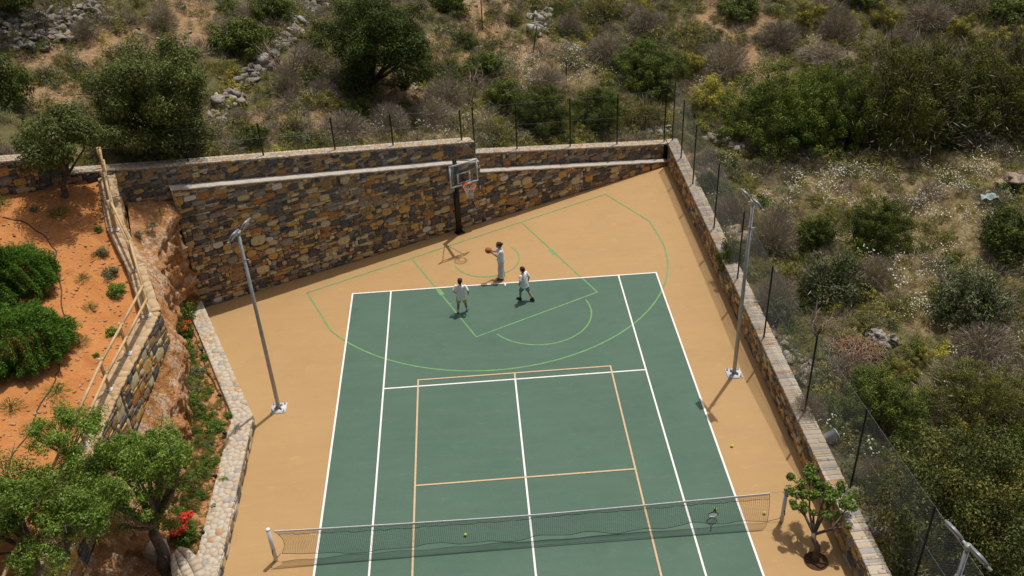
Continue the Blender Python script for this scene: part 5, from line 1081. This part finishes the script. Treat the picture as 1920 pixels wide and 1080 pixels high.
BED = [('dark', 346, 596, 54, 'tall dark bed plant at the foot of stone wall', 1.6, 0), ('leafy', 352, 630, 40, 'red flowering bed plant below the dark one', 1.7, 8), ('leafy', 352, 672, 36, 'leafy bed plant left of the first spotlight', 1.0, 0), ('grey', 372, 700, 40, 'grey bed plant halfway along the angled wall', .7, 0),
       ('leafy', 384, 672, 24, 'round bed plant touching the angled wall', .9, 0), ('grey', 362, 735, 44, 'pale bed plant against the rock face', .9, 0), ('leafy', 378, 770, 30, 'small bed plant left of the middle spotlight', .9, 0), ('leafy', 406, 802, 52, 'spreading bed plant near the bend of wall', .5, 0),
       ('dark', 428, 848, 26, 'small dark bed plant just below the bend', .7, 0), ('leafy', 398, 868, 36, 'leafy bed plant under the olive branches', .6, 0), ('dark', 420, 902, 28, 'round dark bed plant by the lower spotlight', .9, 0), ('grey', 405, 955, 34, 'grey bed plant along the lower bed wall', .7, 0), ('leafy', 352, 1010, 72, 'geranium with big red flower heads beside the olive trunk', .9, 8),
       ('grey', 348, 790, 36, 'grey bed plant low on the rock face', 1.0, 0), ('leafy', 378, 930, 30, 'thin bed plant right of the olive crown', .8, 0)]
BED += [('dark', 330, 560, 34, 'dark bed plant tucked highest beside the stone wall', 1.3, 0), ('dark', 350, 650, 30, 'dark bed plant under the red flowers', 1.3, 0), ('grey', 358, 700, 34, 'grey bed plant above the pale one by the rock', 1.0, 0), ('dark', 392, 735, 22, 'small dark bed plant near the middle spotlight', 1.0, 0), ('dark', 372, 812, 34, 'dark bed plant at the rock foot below the middle', 1.2, 0),
        ('leafy', 430, 690 + 90, 20, 'tiny leafy plant touching the bed wall above the bend', .9, 0), ('grey', 392, 836, 34, 'grey sprawling plant between rock and bend', .6, 0), ('dark', 372, 880, 34, 'dark bed plant at right edge of the olive crown', 1.1, 0), ('leafy', 408, 925, 18, 'tiny leafy plant below the round dark one', .8, 0)]
for kd, u, v, wd, lab, hs_, fl_ in BED: plant(kd, u, v, wd, on_bed, lab, hs_, fl_)

# trees
def tree(label, base, top, crown_c, rad, k, cr, per, lsize, leaf, bark, trunk_r, limbs=9, seed=1, asp=.42, name='tree', fork=None, group=None, low=-.3, extra=None, up=.55):
    r = np.random.default_rng(seed); base = np.array(base, float); crown_c = np.array(crown_c, float); rad = np.array(rad, float); t_ = thing(name, label, 'tree', base, group)
    d = unit(r.normal(size=(k, 3))); d[:, 2] = np.where(d[:, 2] < low, -d[:, 2] * .6, d[:, 2]); c = crown_c + d * rad * (.40 + .55 * r.random(k) ** .7)[:, None]
    if k >= 100:                                                   # lobed outline: clumps gather round a few leading limbs
        nl = 18; ld = unit(r.normal(size=(nl, 3))); ld[:, 2] = np.where(ld[:, 2] < low, -ld[:, 2] * .6, ld[:, 2]); lobes = crown_c + ld * rad * r.uniform(.45, .78, nl)[:, None]
        c = lobes[r.integers(0, nl, k)] + unit(r.normal(size=(k, 3))) * rad * (.40 * r.random(k) ** .5)[:, None]
    cl = np.c_[c, cr * r.uniform(.5, 1.25, k)]
    if extra is not None: cl = np.r_[cl, np.array(extra, float)]
    fk = np.array(fork if fork is not None else base * .4 + crown_c * .6 - np.array([0, 0, rad[2] * .3]), float)
    b = MB(); n = 7; pts = [base * (1 - q) + fk * q + np.array([.07 * math.sin(q * 5 + seed), .06 * math.cos(q * 4 + seed), 0]) * (1 if 0 < q < 1 else 0) for q in np.linspace(0, 1, n)]; pts[0] = base - np.array([0, 0, .15])
    b.tube(pts, [trunk_r * (1.35 if i == 0 else 1.0 - .35 * i / n) for i in range(n)], 10)
    part('trunk', b, MT[bark], t_, True)
    sel = np.linspace(0, len(cl) - 1, limbs).astype(int) if limbs < len(cl) else np.arange(len(cl))
    for i in sel:
        e = cl[i, :3]; b = MB(); m1 = fk * .55 + e * .45 + r.normal(size=3) * .10 * np.linalg.norm(e - fk) + np.array([0, 0, .08 * np.linalg.norm(e - fk)]); b.tube([fk - (fk - base) * .04, m1, e], [trunk_r * .5, trunk_r * .3, trunk_r * .1], 6)
        for _ in range(3):
            e2 = e + r.normal(size=3) * cl[i, 3] * .8; b.tube([m1 * .4 + e * .6, e2], [trunk_r * .14, trunk_r * .05], 4, False)
        part('limb', b, MT[bark], t_, True)
    V, F = cloud(r, cl, per, lsize, asp=asp, shell=.25, up=up); link('crown', np_mesh('crown', V - base, F, MT[leaf]), t_)
    return t_
def hill_tree(label, box, leaf, lsize, k, cr, per, tr, seed, f=ground, base=None, **kw):
    u0, v0, u1, v1 = box; r_px = (u1 - u0) / 2; p = f(*(base or ((u0 + u1) / 2, v1 - .3 * r_px))); kk = pxm(p); r = r_px / kk; hpx = v1 - v0
    top = np.array(p) ; D0 = float((p - CAM) @ RC[:, 1]); c = CAM + ray((u0 + u1) / 2, (v0 + v1) / 2) * D0 ; c[1] = p[1] + .1 * r if abs(c[1] - p[1]) > 3 else c[1]
    dd = ray((u0 + u1) / 2, (v0 + v1) / 2); c = CAM + dd * ((p[1] - CAM[1]) / dd[1])
    return tree(label, p, None, c, (r * .95, r * .95, hpx / 2 / kk * .95), k, cr, per, lsize, leaf, 'bark', tr, seed=seed, **kw)
hill_tree('large dark evergreen tree just behind the fence at upper left', (158, 52, 402, 318), 'carob', .043, 140, .56, 520, .16, 4, base=(290, 285), limbs=14, low=-.95)
hill_tree('big round oak on the slope behind the middle of the fence', (585, -45, 805, 208), 'ev', .043, 150, .52, 500, .16, 5, base=(690, 180), limbs=12, low=-.95)
pt = garden(120, 368); hill_tree('leafy tree growing on the red terrace in front of the far wall', (28, 200, 215, 338), 'carob', .042, 70, .40, 290, .10, 8, f=garden, base=(120, 368), limbs=9)
# small tree in its round pit beside the net
tp = at(1530, 1052); tb = np.array([tp[0], tp[1], 0.0]); fk = np.array([tp[0] + .0, tp[1] + .03, 1.05])
def zc(u, v, z): return at(u, v, z)
LB = [(1485, 895, 1.45), (1500, 912, 1.4), (1512, 886, 1.5), (1527, 902, 1.45), (1506, 928, 1.35), (1522, 932, 1.35), (1492, 946, 1.25), (1510, 951, 1.2), (1480, 918, 1.35), (1520, 876, 1.6), (1535, 918, 1.4), (1560, 916, 1.55), (1577, 912, 1.6), (1592, 930, 1.55), (1580, 942, 1.5), (1561, 936, 1.45), (1546, 927, 1.4), (1596, 946, 1.5), (1556, 966, 1.15), (1570, 925, 1.5)]
ex = [(*(zc(u, v, z) + np.array([vr.gauss(0, .06), vr.gauss(0, .06), vr.gauss(0, .05)])), vr.uniform(.08, .19)) for u, v, z in LB for _ in (0, 1)] + [(*zc(1526, 962, 1.1), .09), (*zc(1590, 988, 1.1), .06)]; fk = zc(1526, 1000, .72)
tree('small dark leafed tree in a round pit beside the right net post', tb, None, zc(1535, 915, 1.5), (.3, .3, .2), 3, .14, 200, .030, 'olive', 'bark', .082, limbs=9, seed=12, name='pit_tree', fork=fk, asp=.55, extra=ex)
b = MB(); b.lathe((tp[0], tp[1], 0), [(.30, -.02), (.295, .012), (.27, .016), (.25, .004), (.05, .008)], 28); MT['pit'] = mat('pit_soil', (.055, .026, .012), (.11, .052, .022), 12, .95, .6, 30); o = link('tree_pit', b.mesh('tree_pit', MT['pit'], (tp[0], tp[1], 0))); o.location = (tp[0], tp[1], 0); tag(o, kind='structure')
# olive trees at the lower left
ob = np.array([*at(306, 1072, .3)[:2], .25])
tree('large olive tree with thick gnarled trunk at the bottom left', ob, None, at(248, 893, 3.1), (1.65, 1.45, 1.15), 190, .25, 260, .036, 'olive', 'bark', .165, limbs=16, seed=31, name='olive_tree', fork=ob + np.array([.02, .35, 1.35]), asp=.32,
     extra=[(*at(345, 850, 2.9), .36), (*at(335, 910, 2.5), .34), (*at(300, 815, 3.4), .4), (*at(320, 950, 2.3), .3), (*at(300, 975, 2.0), .28), (*at(270, 960, 2.3), .3), (*at(325, 985, 1.8), .22), (*at(165, 930, 3.2), .34), (*at(150, 960, 3.0), .38), (*at(130, 1000, 3.0), .38), (*at(190, 900, 3.3), .32), (*at(200, 965, 2.9), .32), (*at(215, 860, 3.5), .3), (*at(170, 990, 2.8), .32), (*at(230, 985, 2.4), .3)])
g2 = garden(40, 1040); g2 = np.array([*at(45, 1075, 3.3)[:2], 3.1])
tree('olive tree with loose crown at the left edge of the picture bottom', g2, None, at(62, 965, 4.2), (1.95, 1.45, 1.1), 200, .25, 250, .036, 'olive', 'bark', .13, limbs=10, seed=37, name='olive_tree', asp=.32, extra=[(*at(20, 900, 4.4), .45), (*at(50, 930, 4.5), .4), (*at(10, 860, 4.4), .3)])
g3 = garden(118, 885)
tree('thin young olive with pale stems beside the lower railing', g3, None, at(128, 815, float(g3[2]) + 1.3), (1.0, .9, .75), 56, .24, 170, .034, 'olive', 'barkpale', .05, limbs=14, seed=41, name='olive_tree', asp=.30)

# dead brush pile and bare shrub
def tangle(name, label, box, n, m1, curl, seed):
    u0, v0, u1, v1 = box; p = ground((u0 + u1) / 2, v1 - .3 * (u1 - u0) / 2); r = (u1 - u0) / 2 / pxm(p); rr = random.Random(seed); t_ = thing(name, label, 'brushwood', p)
    for layer in range(3):
        b = MB()
        for _ in range(n // 3):
            a = rr.uniform(0, 6.28); d = rr.uniform(0, .8) * r; c = Vector((p[0] + d * math.cos(a), p[1] + d * math.sin(a), p[2] + rr.uniform(.02, .45) * r)); g_ = rr.uniform(0, 6.28); L = rr.uniform(.3, .75) * r; pts = []
            for q in range(6): pts.append(c + Vector((math.cos(g_) * L * q / 5, math.sin(g_) * L * q / 5, .22 * r * math.sin(q / 5 * 3.1) * rr.uniform(.3, 1.3)))); g_ += rr.uniform(-curl, curl)
            b.tube(pts, [.014, .012, .010, .008, .006, .004], 4, False)
        part('branch_tangle', b, MT[m1] if layer else MT['deadwood'], t_)
MT['deadorange'] = mat('dead_brush_orange', (.26, .15, .085), (.42, .27, .17), 5, .95)
tangle('brush_pile', 'orange brown heap of dead branches outside the right fence', (1545, 598, 1662, 690), 220, 'deadorange', .5, 3)
tangle('brush_pile', 'grey heap of dead twigs below the orange brush pile', (1565, 668, 1660, 735), 150, 'deadwood', .6, 5)
for (u, v, px_, lab, sd_) in ((545, 152, 95, 'bare grey branching shrub beside the fallen stone row', 3), (880, 195, 60, 'pale bare bush skeleton behind the wall step', 5), (1530, 628, 60, 'bare twiggy shrub left of the orange brush pile', 8)):
    p = ground(u, v); h = px_ / pxm(p); rr = random.Random(sd_); t_ = thing('bare_shrub', lab, 'shrub', p, 'bare dead shrubs')
    for _ in range(7):
        b = MB(); a = rr.uniform(0, 6.28); e = Vector((p[0] + math.cos(a) * h * .5, p[1] + math.sin(a) * h * .5, p[2] + h * rr.uniform(.5, 1))); m1 = Vector(p).lerp(e, .5) + Vector((rr.uniform(-.1, .1), rr.uniform(-.1, .1), .08)); b.tube([Vector(p) - Vector((0, 0, .1)), m1, e], [.03, .02, .008], 5)
        for _ in range(9):
            s0 = m1.lerp(e, rr.random()); b.tube([s0, s0 + Vector((rr.uniform(-.4, .4), rr.uniform(-.4, .4), rr.uniform(.0, .5))) * h * .6], [.009, .003], 4, False)
        part('branch', b, MT['deadwood'], t_)

# ================================================================== ROCKS
def rock_variants(n):
    res = []
    for i in range(n):
        b = MB(); b.ball((0, 0, 0), 1, 10); V = np.array(b.v); rr = np.random.default_rng(i + 50); sc = rr.uniform(.65, 1.15, 3) * np.array([1.1, 1, .75]); pl_ = unit(rr.normal(size=(12, 3))); dd = rr.uniform(.34, .62, 12)
        for q, d in zip(pl_, dd): s_ = V @ q; V = V - np.maximum(s_ - d, 0)[:, None] * q
        res.append(np.array(V) * sc * 1.75)
    return res, b.f
RV, RF = rock_variants(12); RM = {}
def rock_mesh(i, mk):
    if (i, mk) not in RM: RM[(i, mk)] = np_mesh('rock', RV[i], RF, MT[mk])
    return RM[(i, mk)]
def rock_pile(label, spots, size, n, mk, seed, name='rock_pile', pile=.0, spread=None):
    """spots: pixel points (u, v, radius px) the stones lie around"""
    rr = random.Random(seed); c0 = ground(*spots[len(spots) // 2][:2]); t_ = thing(name, label, 'rocks', c0)
    gp = [(ground(u, v), rad) for u, v, rad in spots]
    for q in range(n):
        c, rad = gp[q % len(gp)]; r = rad / pxm(c); a = rr.uniform(0, 6.28); d = r * math.sqrt(rr.random()); x, y = c[0] + d * math.cos(a), c[1] + d * math.sin(a); s_ = rr.uniform(*size) * (1.3 if rr.random() < .15 else 1)
        z = float(hill(np.array([x]), np.array([y]))[0]) + s_ * .25 + pile * max(0, 1 - d / r) * rr.random()
        o = link('rock', rock_mesh(rr.randrange(12), rr.choice(mk)), t_); o.location = Vector((x, y, z)) - Vector(c0); o.rotation_euler = (rr.uniform(-.5, .5), rr.uniform(-.5, .5), rr.uniform(0, 6)); o.scale = (s_, s_ * rr.uniform(.7, 1.1), s_ * rr.uniform(.6, 1))
G_ = ['rockA', 'rockA', 'rockA', 'rockB']
rock_pile('grey scree of loose boulders in the upper left corner', [(30, 45, 45), (70, 55, 45), (110, 35, 45), (150, 20, 40), (60, 75, 45), (185, 22, 30), (100, 60, 40), (20, 75, 35), (135, 45, 30)], (.05, .21), 300, G_, 2, 'scree', .3)
rock_pile('fallen dry stone row running up the slope left of the oak', [(408, 225, 16), (422, 200, 18), (438, 182, 18), (458, 160, 18), (478, 140, 18), (495, 122, 18), (510, 108, 16), (528, 90, 15), (540, 80, 13), (555, 62, 12), (562, 42, 13), (580, 25, 16), (595, 8, 18), (605, -5, 20)], (.07, .20), 300, G_ + ['rockC'], 4, 'stone_row', .35)
rock_pile('pale rock pile high on the slope right of the tallest post', [(1008, 40, 18), (1015, 55, 18), (1000, 62, 14), (1022, 30, 14)], (.09, .22), 80, ['rockC'], 6, pile=.4)
rock_pile('rocks heaped behind the coping at the right wall corner', [(1235, 250, 14), (1215, 248, 12), (1250, 245, 10), (1195, 252, 10)], (.07, .16), 36, ['rockC', 'rockB', 'rockA'], 8, pile=.1)
rock_pile('grey stone heap beyond the fence under the broad juniper', [(1345, 265, 16), (1365, 270, 16), (1380, 280, 12), (1330, 262, 10)], (.09, .2), 46, ['rockC', 'rockA'], 9, pile=.25)
rock_pile('old dry stone wall remnant under the upper right thicket', [(1775, 262, 14), (1800, 268, 14), (1825, 266, 14), (1850, 268, 12)], (.09, .2), 70, ['rockC', 'rockA'], 10, pile=.4)
rock_pile('pale boulders at the right edge below the thicket', [(1890, 345, 14), (1912, 342, 14)], (.16, .34), 12, ['rockB', 'rockA'], 11)
rock_pile('loose rocks scattered outside the right wall', [(1462, 640, 22), (1485, 665, 28), (1500, 690, 30), (1515, 715, 28), (1455, 620, 18), (1560, 668, 22), (1535, 690, 30)], (.045, .13), 130, ['rockC', 'rockC', 'rockA', 'rockB'], 12)
rock_pile('small grey rock pile right of the orange brush', [(1650, 640, 16), (1668, 645, 15), (1640, 632, 12)], (.05, .12), 80, ['rockC'], 13, pile=.35)
rock_pile('pale rocks behind the tall wire fence at its left end', [(975, 262, 12), (990, 258, 12), (1030, 262, 14)], (.09, .22), 22, G_, 14)
rock_pile('pale boulder and rubble below the big oak', [(745, 140, 8), (765, 155, 14), (780, 165, 14)], (.07, .19), 34, ['rockC'], 15, pile=.1)
rock_pile('white rocks behind the wall under the tall dark tree', [(295, 293, 10), (308, 290, 8), (270, 296, 8)], (.12, .26), 9, ['rockA'], 16)
rock_pile('broken rocks beside the wall below the pit tree', [(1632, 985, 14), (1620, 955, 14), (1650, 1000, 16), (1605, 930, 10)], (.08, .22), 26, ['rockB', 'rockB', 'rockA'], 17)
rock_pile('loose stones below the broad juniper next to the fence', [(1390, 455, 12), (1385, 480, 14), (1378, 440, 10), (1340, 300, 16), (1320, 330, 14)], (.10, .26), 22, ['rockB', 'rockA'], 18)

# ================================================================== GROUND COVER (stuff)
def scatter(name, label, pts, rot, scl, protos, kind='stuff', cat=None):
    """one object: mesh points carrying instances of a few small meshes"""
    me = bpy.data.meshes.new(name); me.vertices.add(len(pts)); me.vertices.foreach_set('co', np.asarray(pts, np.float32).ravel())
    a = me.attributes.new('rotz', 'FLOAT', 'POINT'); a.data.foreach_set('value', np.asarray(rot, np.float32)); a = me.attributes.new('scl', 'FLOAT', 'POINT'); a.data.foreach_set('value', np.asarray(scl, np.float32))
    a = me.attributes.new('pick', 'INT', 'POINT'); a.data.foreach_set('value', (np.arange(len(pts)) * 7 % len(protos)).astype(np.int32))
    o = link(name, me); tag(o, label, cat, kind=kind)
    ng = bpy.data.node_groups.new(name, 'GeometryNodeTree'); ng.interface.new_socket('Geometry', in_out='INPUT', socket_type='NodeSocketGeometry'); ng.interface.new_socket('Geometry', in_out='OUTPUT', socket_type='NodeSocketGeometry')
    gi, go = ng.nodes.new('NodeGroupInput'), ng.nodes.new('NodeGroupOutput'); ip = ng.nodes.new('GeometryNodeInstanceOnPoints'); jn = ng.nodes.new('GeometryNodeGeometryToInstance')
    for pm in reversed(protos):
        po = bpy.data.objects.new(name + '_source', pm); oi = ng.nodes.new('GeometryNodeObjectInfo'); oi.inputs['Object'].default_value = po; oi.inputs['As Instance'].default_value = False
        ng.links.new(oi.outputs['Geometry'], jn.inputs[0])
    def attr(nm, ty):
        n = ng.nodes.new('GeometryNodeInputNamedAttribute'); n.data_type = ty; n.inputs[0].default_value = nm; return n.outputs[0]
    cx = ng.nodes.new('ShaderNodeCombineXYZ'); ng.links.new(attr('rotz', 'FLOAT'), cx.inputs[2])
    e2 = ng.nodes.new('FunctionNodeEulerToRotation'); ng.links.new(cx.outputs[0], e2.inputs[0]); ng.links.new(e2.outputs[0], ip.inputs['Rotation'])
    c2 = ng.nodes.new('ShaderNodeCombineXYZ'); s_ = attr('scl', 'FLOAT')
    for i in range(3): ng.links.new(s_, c2.inputs[i])
    ng.links.new(c2.outputs[0], ip.inputs['Scale']); ip.inputs['Pick Instance'].default_value = True; ng.links.new(attr('pick', 'INT'), ip.inputs['Instance Index'])
    ng.links.new(gi.outputs[0], ip.inputs['Points']); ng.links.new(jn.outputs[0], ip.inputs['Instance']); ng.links.new(ip.outputs[0], go.inputs[0])
    o.modifiers.new('scatter', 'NODES').node_group = ng; return o
R9 = np.random.default_rng(99)
def hill_points(n, margin=.15, xr=(-34, 34), yr=(-14, 62)):
    x = R9.uniform(*xr, n); y = R9.uniform(*yr, n); k = wall_dist(x, y) > margin
    x, y = x[k], y[k]; P_ = np.c_[x, y, hill(x, y)]; q = (P_ - CAM) @ RC; u = 960 + FPX * q[:, 0] / q[:, 1]; v = 540 - FPX * q[:, 2] / q[:, 1]
    k = (q[:, 1] > 3) & (u > -260) & (u < 2180) & (v > -260) & (v < 1300); return P_[k]
def zone(P_, lst):
    w_ = np.zeros(len(P_))
    for u, v, rad in lst:
        c = ground(u, v); r = rad / pxm(c) * 1.15; np.maximum(w_, np.exp(-(((P_[:, :2] - c[:2]) ** 2).sum(1) / r ** 2) ** 2 * .8), out=w_)
    return w_
def nz(P_, f, sd=0.): return np.array([mnoise.noise(Vector((p[0] * f + sd, p[1] * f - sd, sd))) for p in P_])
def tuftmesh(name, seed, n, m_, L=.5, asp=.04, spread=.6):
    V, F = sprays(np.random.default_rng(seed), n, L * .5, asp=asp, jitter=.3, spread=spread); return np_mesh(name, V, F, m_)
# scrub clumps
P_ = hill_points(21000, .3); zs = zone(P_, SOIL); zf = zone(P_, FLOW); k = R9.random(len(P_)) > np.maximum(zs * .52, zf * .62); P_ = P_[k]; nzv = nz(P_, .35)
def small(kind, seed):
    r = np.random.default_rng(seed)
    if kind == 'dry': V, F = sprays(r, 420, .16, asp=.07); m_ = MT['dry']
    elif kind == 'oli': V, F = cloud(r, dome_clumps(r, 14, .3), 34, .075, asp=.3); m_ = MT['oli']
    elif kind == 'ev': V, F = cloud(r, dome_clumps(r, 16, .3), 36, .07); m_ = MT['ev']
    elif kind == 'yel': V, F = cloud(r, dome_clumps(r, 14, .26), 30, .06, up=1.); m_ = MT['yel']
    elif kind == 'sil': V, F = cloud(r, dome_clumps(r, 14, .3), 34, .07, asp=.3); m_ = MT['sil']
    return np_mesh('scrub_' + kind, V, F, m_)
sel = nzv + R9.normal(size=len(P_)) * .25
for nm, lab, msk, protos, sc in (('dry_scrub', 'low grey brown thorn scrub covering the slope', (sel < -.05), [small('dry', 1), small('dry', 2), small('oli', 3), small('sil', 13)], (.26, .70)),
                                 ('green_scrub', 'low green heath scrub covering the slope', (sel >= -.05) & (sel < .3), [small('ev', 4), small('oli', 5), small('oli', 6), small('sil', 7), small('dry', 12)], (.22, .62)),
                                 ('yellow_scrub', 'low yellow green spurge scattered over the slope', sel >= .3, [small('yel', 8), small('oli', 9), small('oli', 10), small('dry', 11)], (.22, .52))):
    q = P_[msk]; scatter(nm, lab, q - np.array([0, 0, .03]), R9.uniform(0, 6.28, len(q)), R9.uniform(*sc, len(q)), protos, cat='scrub')
# grass
P_ = hill_points(42000, .06); zs = zone(P_, SOIL); zf = zone(P_, FLOW); k = R9.random(len(P_)) > zs * .82; P_, zf = P_[k], zf[k]; gsel = nz(P_, .5, 4.) + R9.normal(size=len(P_)) * .25 - zf * .8
gd = [tuftmesh('tuft', s_, 42, MT['grass'], .9, .035) for s_ in (1, 2, 3)]; gg = [tuftmesh('tuft', s_, 42, MT['grassg'], .9, .05) for s_ in (4, 5)]
for nm, lab, msk, pr in (('dry_grass', 'dry straw coloured grass on the slope', gsel < .1, gd), ('green_grass', 'green grass and weeds on the slope', gsel >= .1, gg)):
    q = P_[msk]; scatter(nm, lab, q, R9.uniform(0, 6.28, len(q)), R9.uniform(.14, .36, len(q)), pr, cat='grass')
# white daisies on the meadow
def daisy(seed):
    r = np.random.default_rng(seed); n = 22; c = np.c_[r.normal(size=n) * .45, r.normal(size=n) * .45, r.uniform(.5, 1.1, n)]
    Nn = unit(np.c_[r.normal(size=(n, 2)) * .35, np.ones(n)]); D = unit(np.cross(Nn, r.normal(size=(n, 3)))); s_ = r.uniform(.03, .065, n); V1_, F1_ = leaf_quads(c, Nn, D, s_, s_ * .95)
    c2 = c.copy(); c2[:, 2] *= .5; V2_, F2_ = leaf_quads(c2, unit(r.normal(size=(n, 3))), np.tile([0, 0, 1.], (n, 1)), c[:, 2] * .5, np.full(n, .012)); V, F, M_ = join([((V1_, F1_), 0), ((V2_, F2_), 1)]); return np_mesh('daisies', V, F, [MT['petal'], MT['grassg']], M_)
P_ = hill_points(42000, .3); zf = zone(P_, FLOW); nv2 = nz(P_, .8, 9.); k = R9.random(len(P_)) < np.clip(zf * (.36 + nv2 * 1.3), 0, 1) + .008; q = P_[k]
scatter('white_wildflowers', 'white daisies dotted over the dry meadow', q, R9.uniform(0, 6.28, len(q)), R9.uniform(.30, .55, len(q)), [daisy(1), daisy(2), daisy(3)], cat='flowers')
# loose stones on the slope, pebbles on the garden soil
rk_ = [np_mesh('pebble', RV[i] * .5, RF, MT[('rockA', 'rockC', 'rockB')[i % 3]]) for i in range(6)]
P_ = hill_points(16000, .1); zs = zone(P_, SOIL); k = R9.random(len(P_)) < .16 + zs * .80; q = P_[k]; scatter('loose_stones', 'small loose stones on the slope', q, R9.uniform(0, 6.28, len(q)), .05 + .22 * R9.random(len(q)) ** 3, rk_, cat='stones')
x = R9.uniform(-20, -9.8, 9000); y = R9.uniform(-6, 11.2, 9000); nrm_ = (x - A0[0]) * NV[0] + (y - A0[1]) * NV[1]
capx = np.interp(y, [p[1] for p in CAP[::-1]], [p[0] for p in CAP[::-1]]); k = (x < capx - .3) & (nrm_ < .2); q = np.c_[x[k], y[k], terrace(x[k], y[k])]
MT['pebr'] = mat('soil_clod', (.36, .16, .06), (.58, .36, .2), 3, .95); pr = [np_mesh('clod', RV[i] * .5, RF, MT['pebr']) for i in range(4)]
scatter('soil_clods', 'clods and pebbles strewn on the red terrace', q, R9.uniform(0, 6.28, len(q)), .02 + .09 * R9.random(len(q)) ** 3, pr, cat='pebbles')
k = 1500; f_ = R9.random(k); a_ = along(BP, 400)[R9.integers(0, 300, k)]; yk = a_[:, 1]; xi = np.interp(yk, [p[1] for p in KI[::-1]], [p[0] for p in KI[::-1]]); q = np.c_[a_[:, 0] * (1 - f_) + (xi - .05) * f_, yk, np.full(k, .29)]
scatter('bed_pebbles', 'pebbles and clods in the planting bed', q, R9.uniform(0, 6.28, k), .02 + .10 * R9.random(k) ** 3, pr, cat='pebbles')
k = R9.random(1500) < .36; q2 = q[k]; scatter('bed_weeds', 'little green weeds in the planting bed', q2, R9.uniform(0, 6.28, len(q2)), R9.uniform(.06, .16, len(q2)), [small('oli', 20), tuftmesh('tuft', 9, 40, MT['grassg'], .9, .05)], cat='weeds')

k = 260; f_ = R9.random(k) ** 1.6 * .55 - .12; a_ = along(BP, 400)[R9.integers(10, 215, k)]; yk = a_[:, 1]; xi = np.interp(yk, [p[1] for p in KI[::-1]], [p[0] for p in KI[::-1]]); q = np.c_[a_[:, 0] * (1 - f_) + xi * f_, yk, .28 + np.maximum(0, -f_) * 4]
scatter('creeping_greenery', 'creeping green leaves along the foot of the rock face', q, R9.uniform(0, 6.28, k), R9.uniform(.10, .26, k), [small('ev', 31), small('oli', 32), np_mesh('creeper', *cloud(np.random.default_rng(33), dome_clumps(np.random.default_rng(34), 16, .3), 36, .08), MT['olive'])], cat='ground cover')
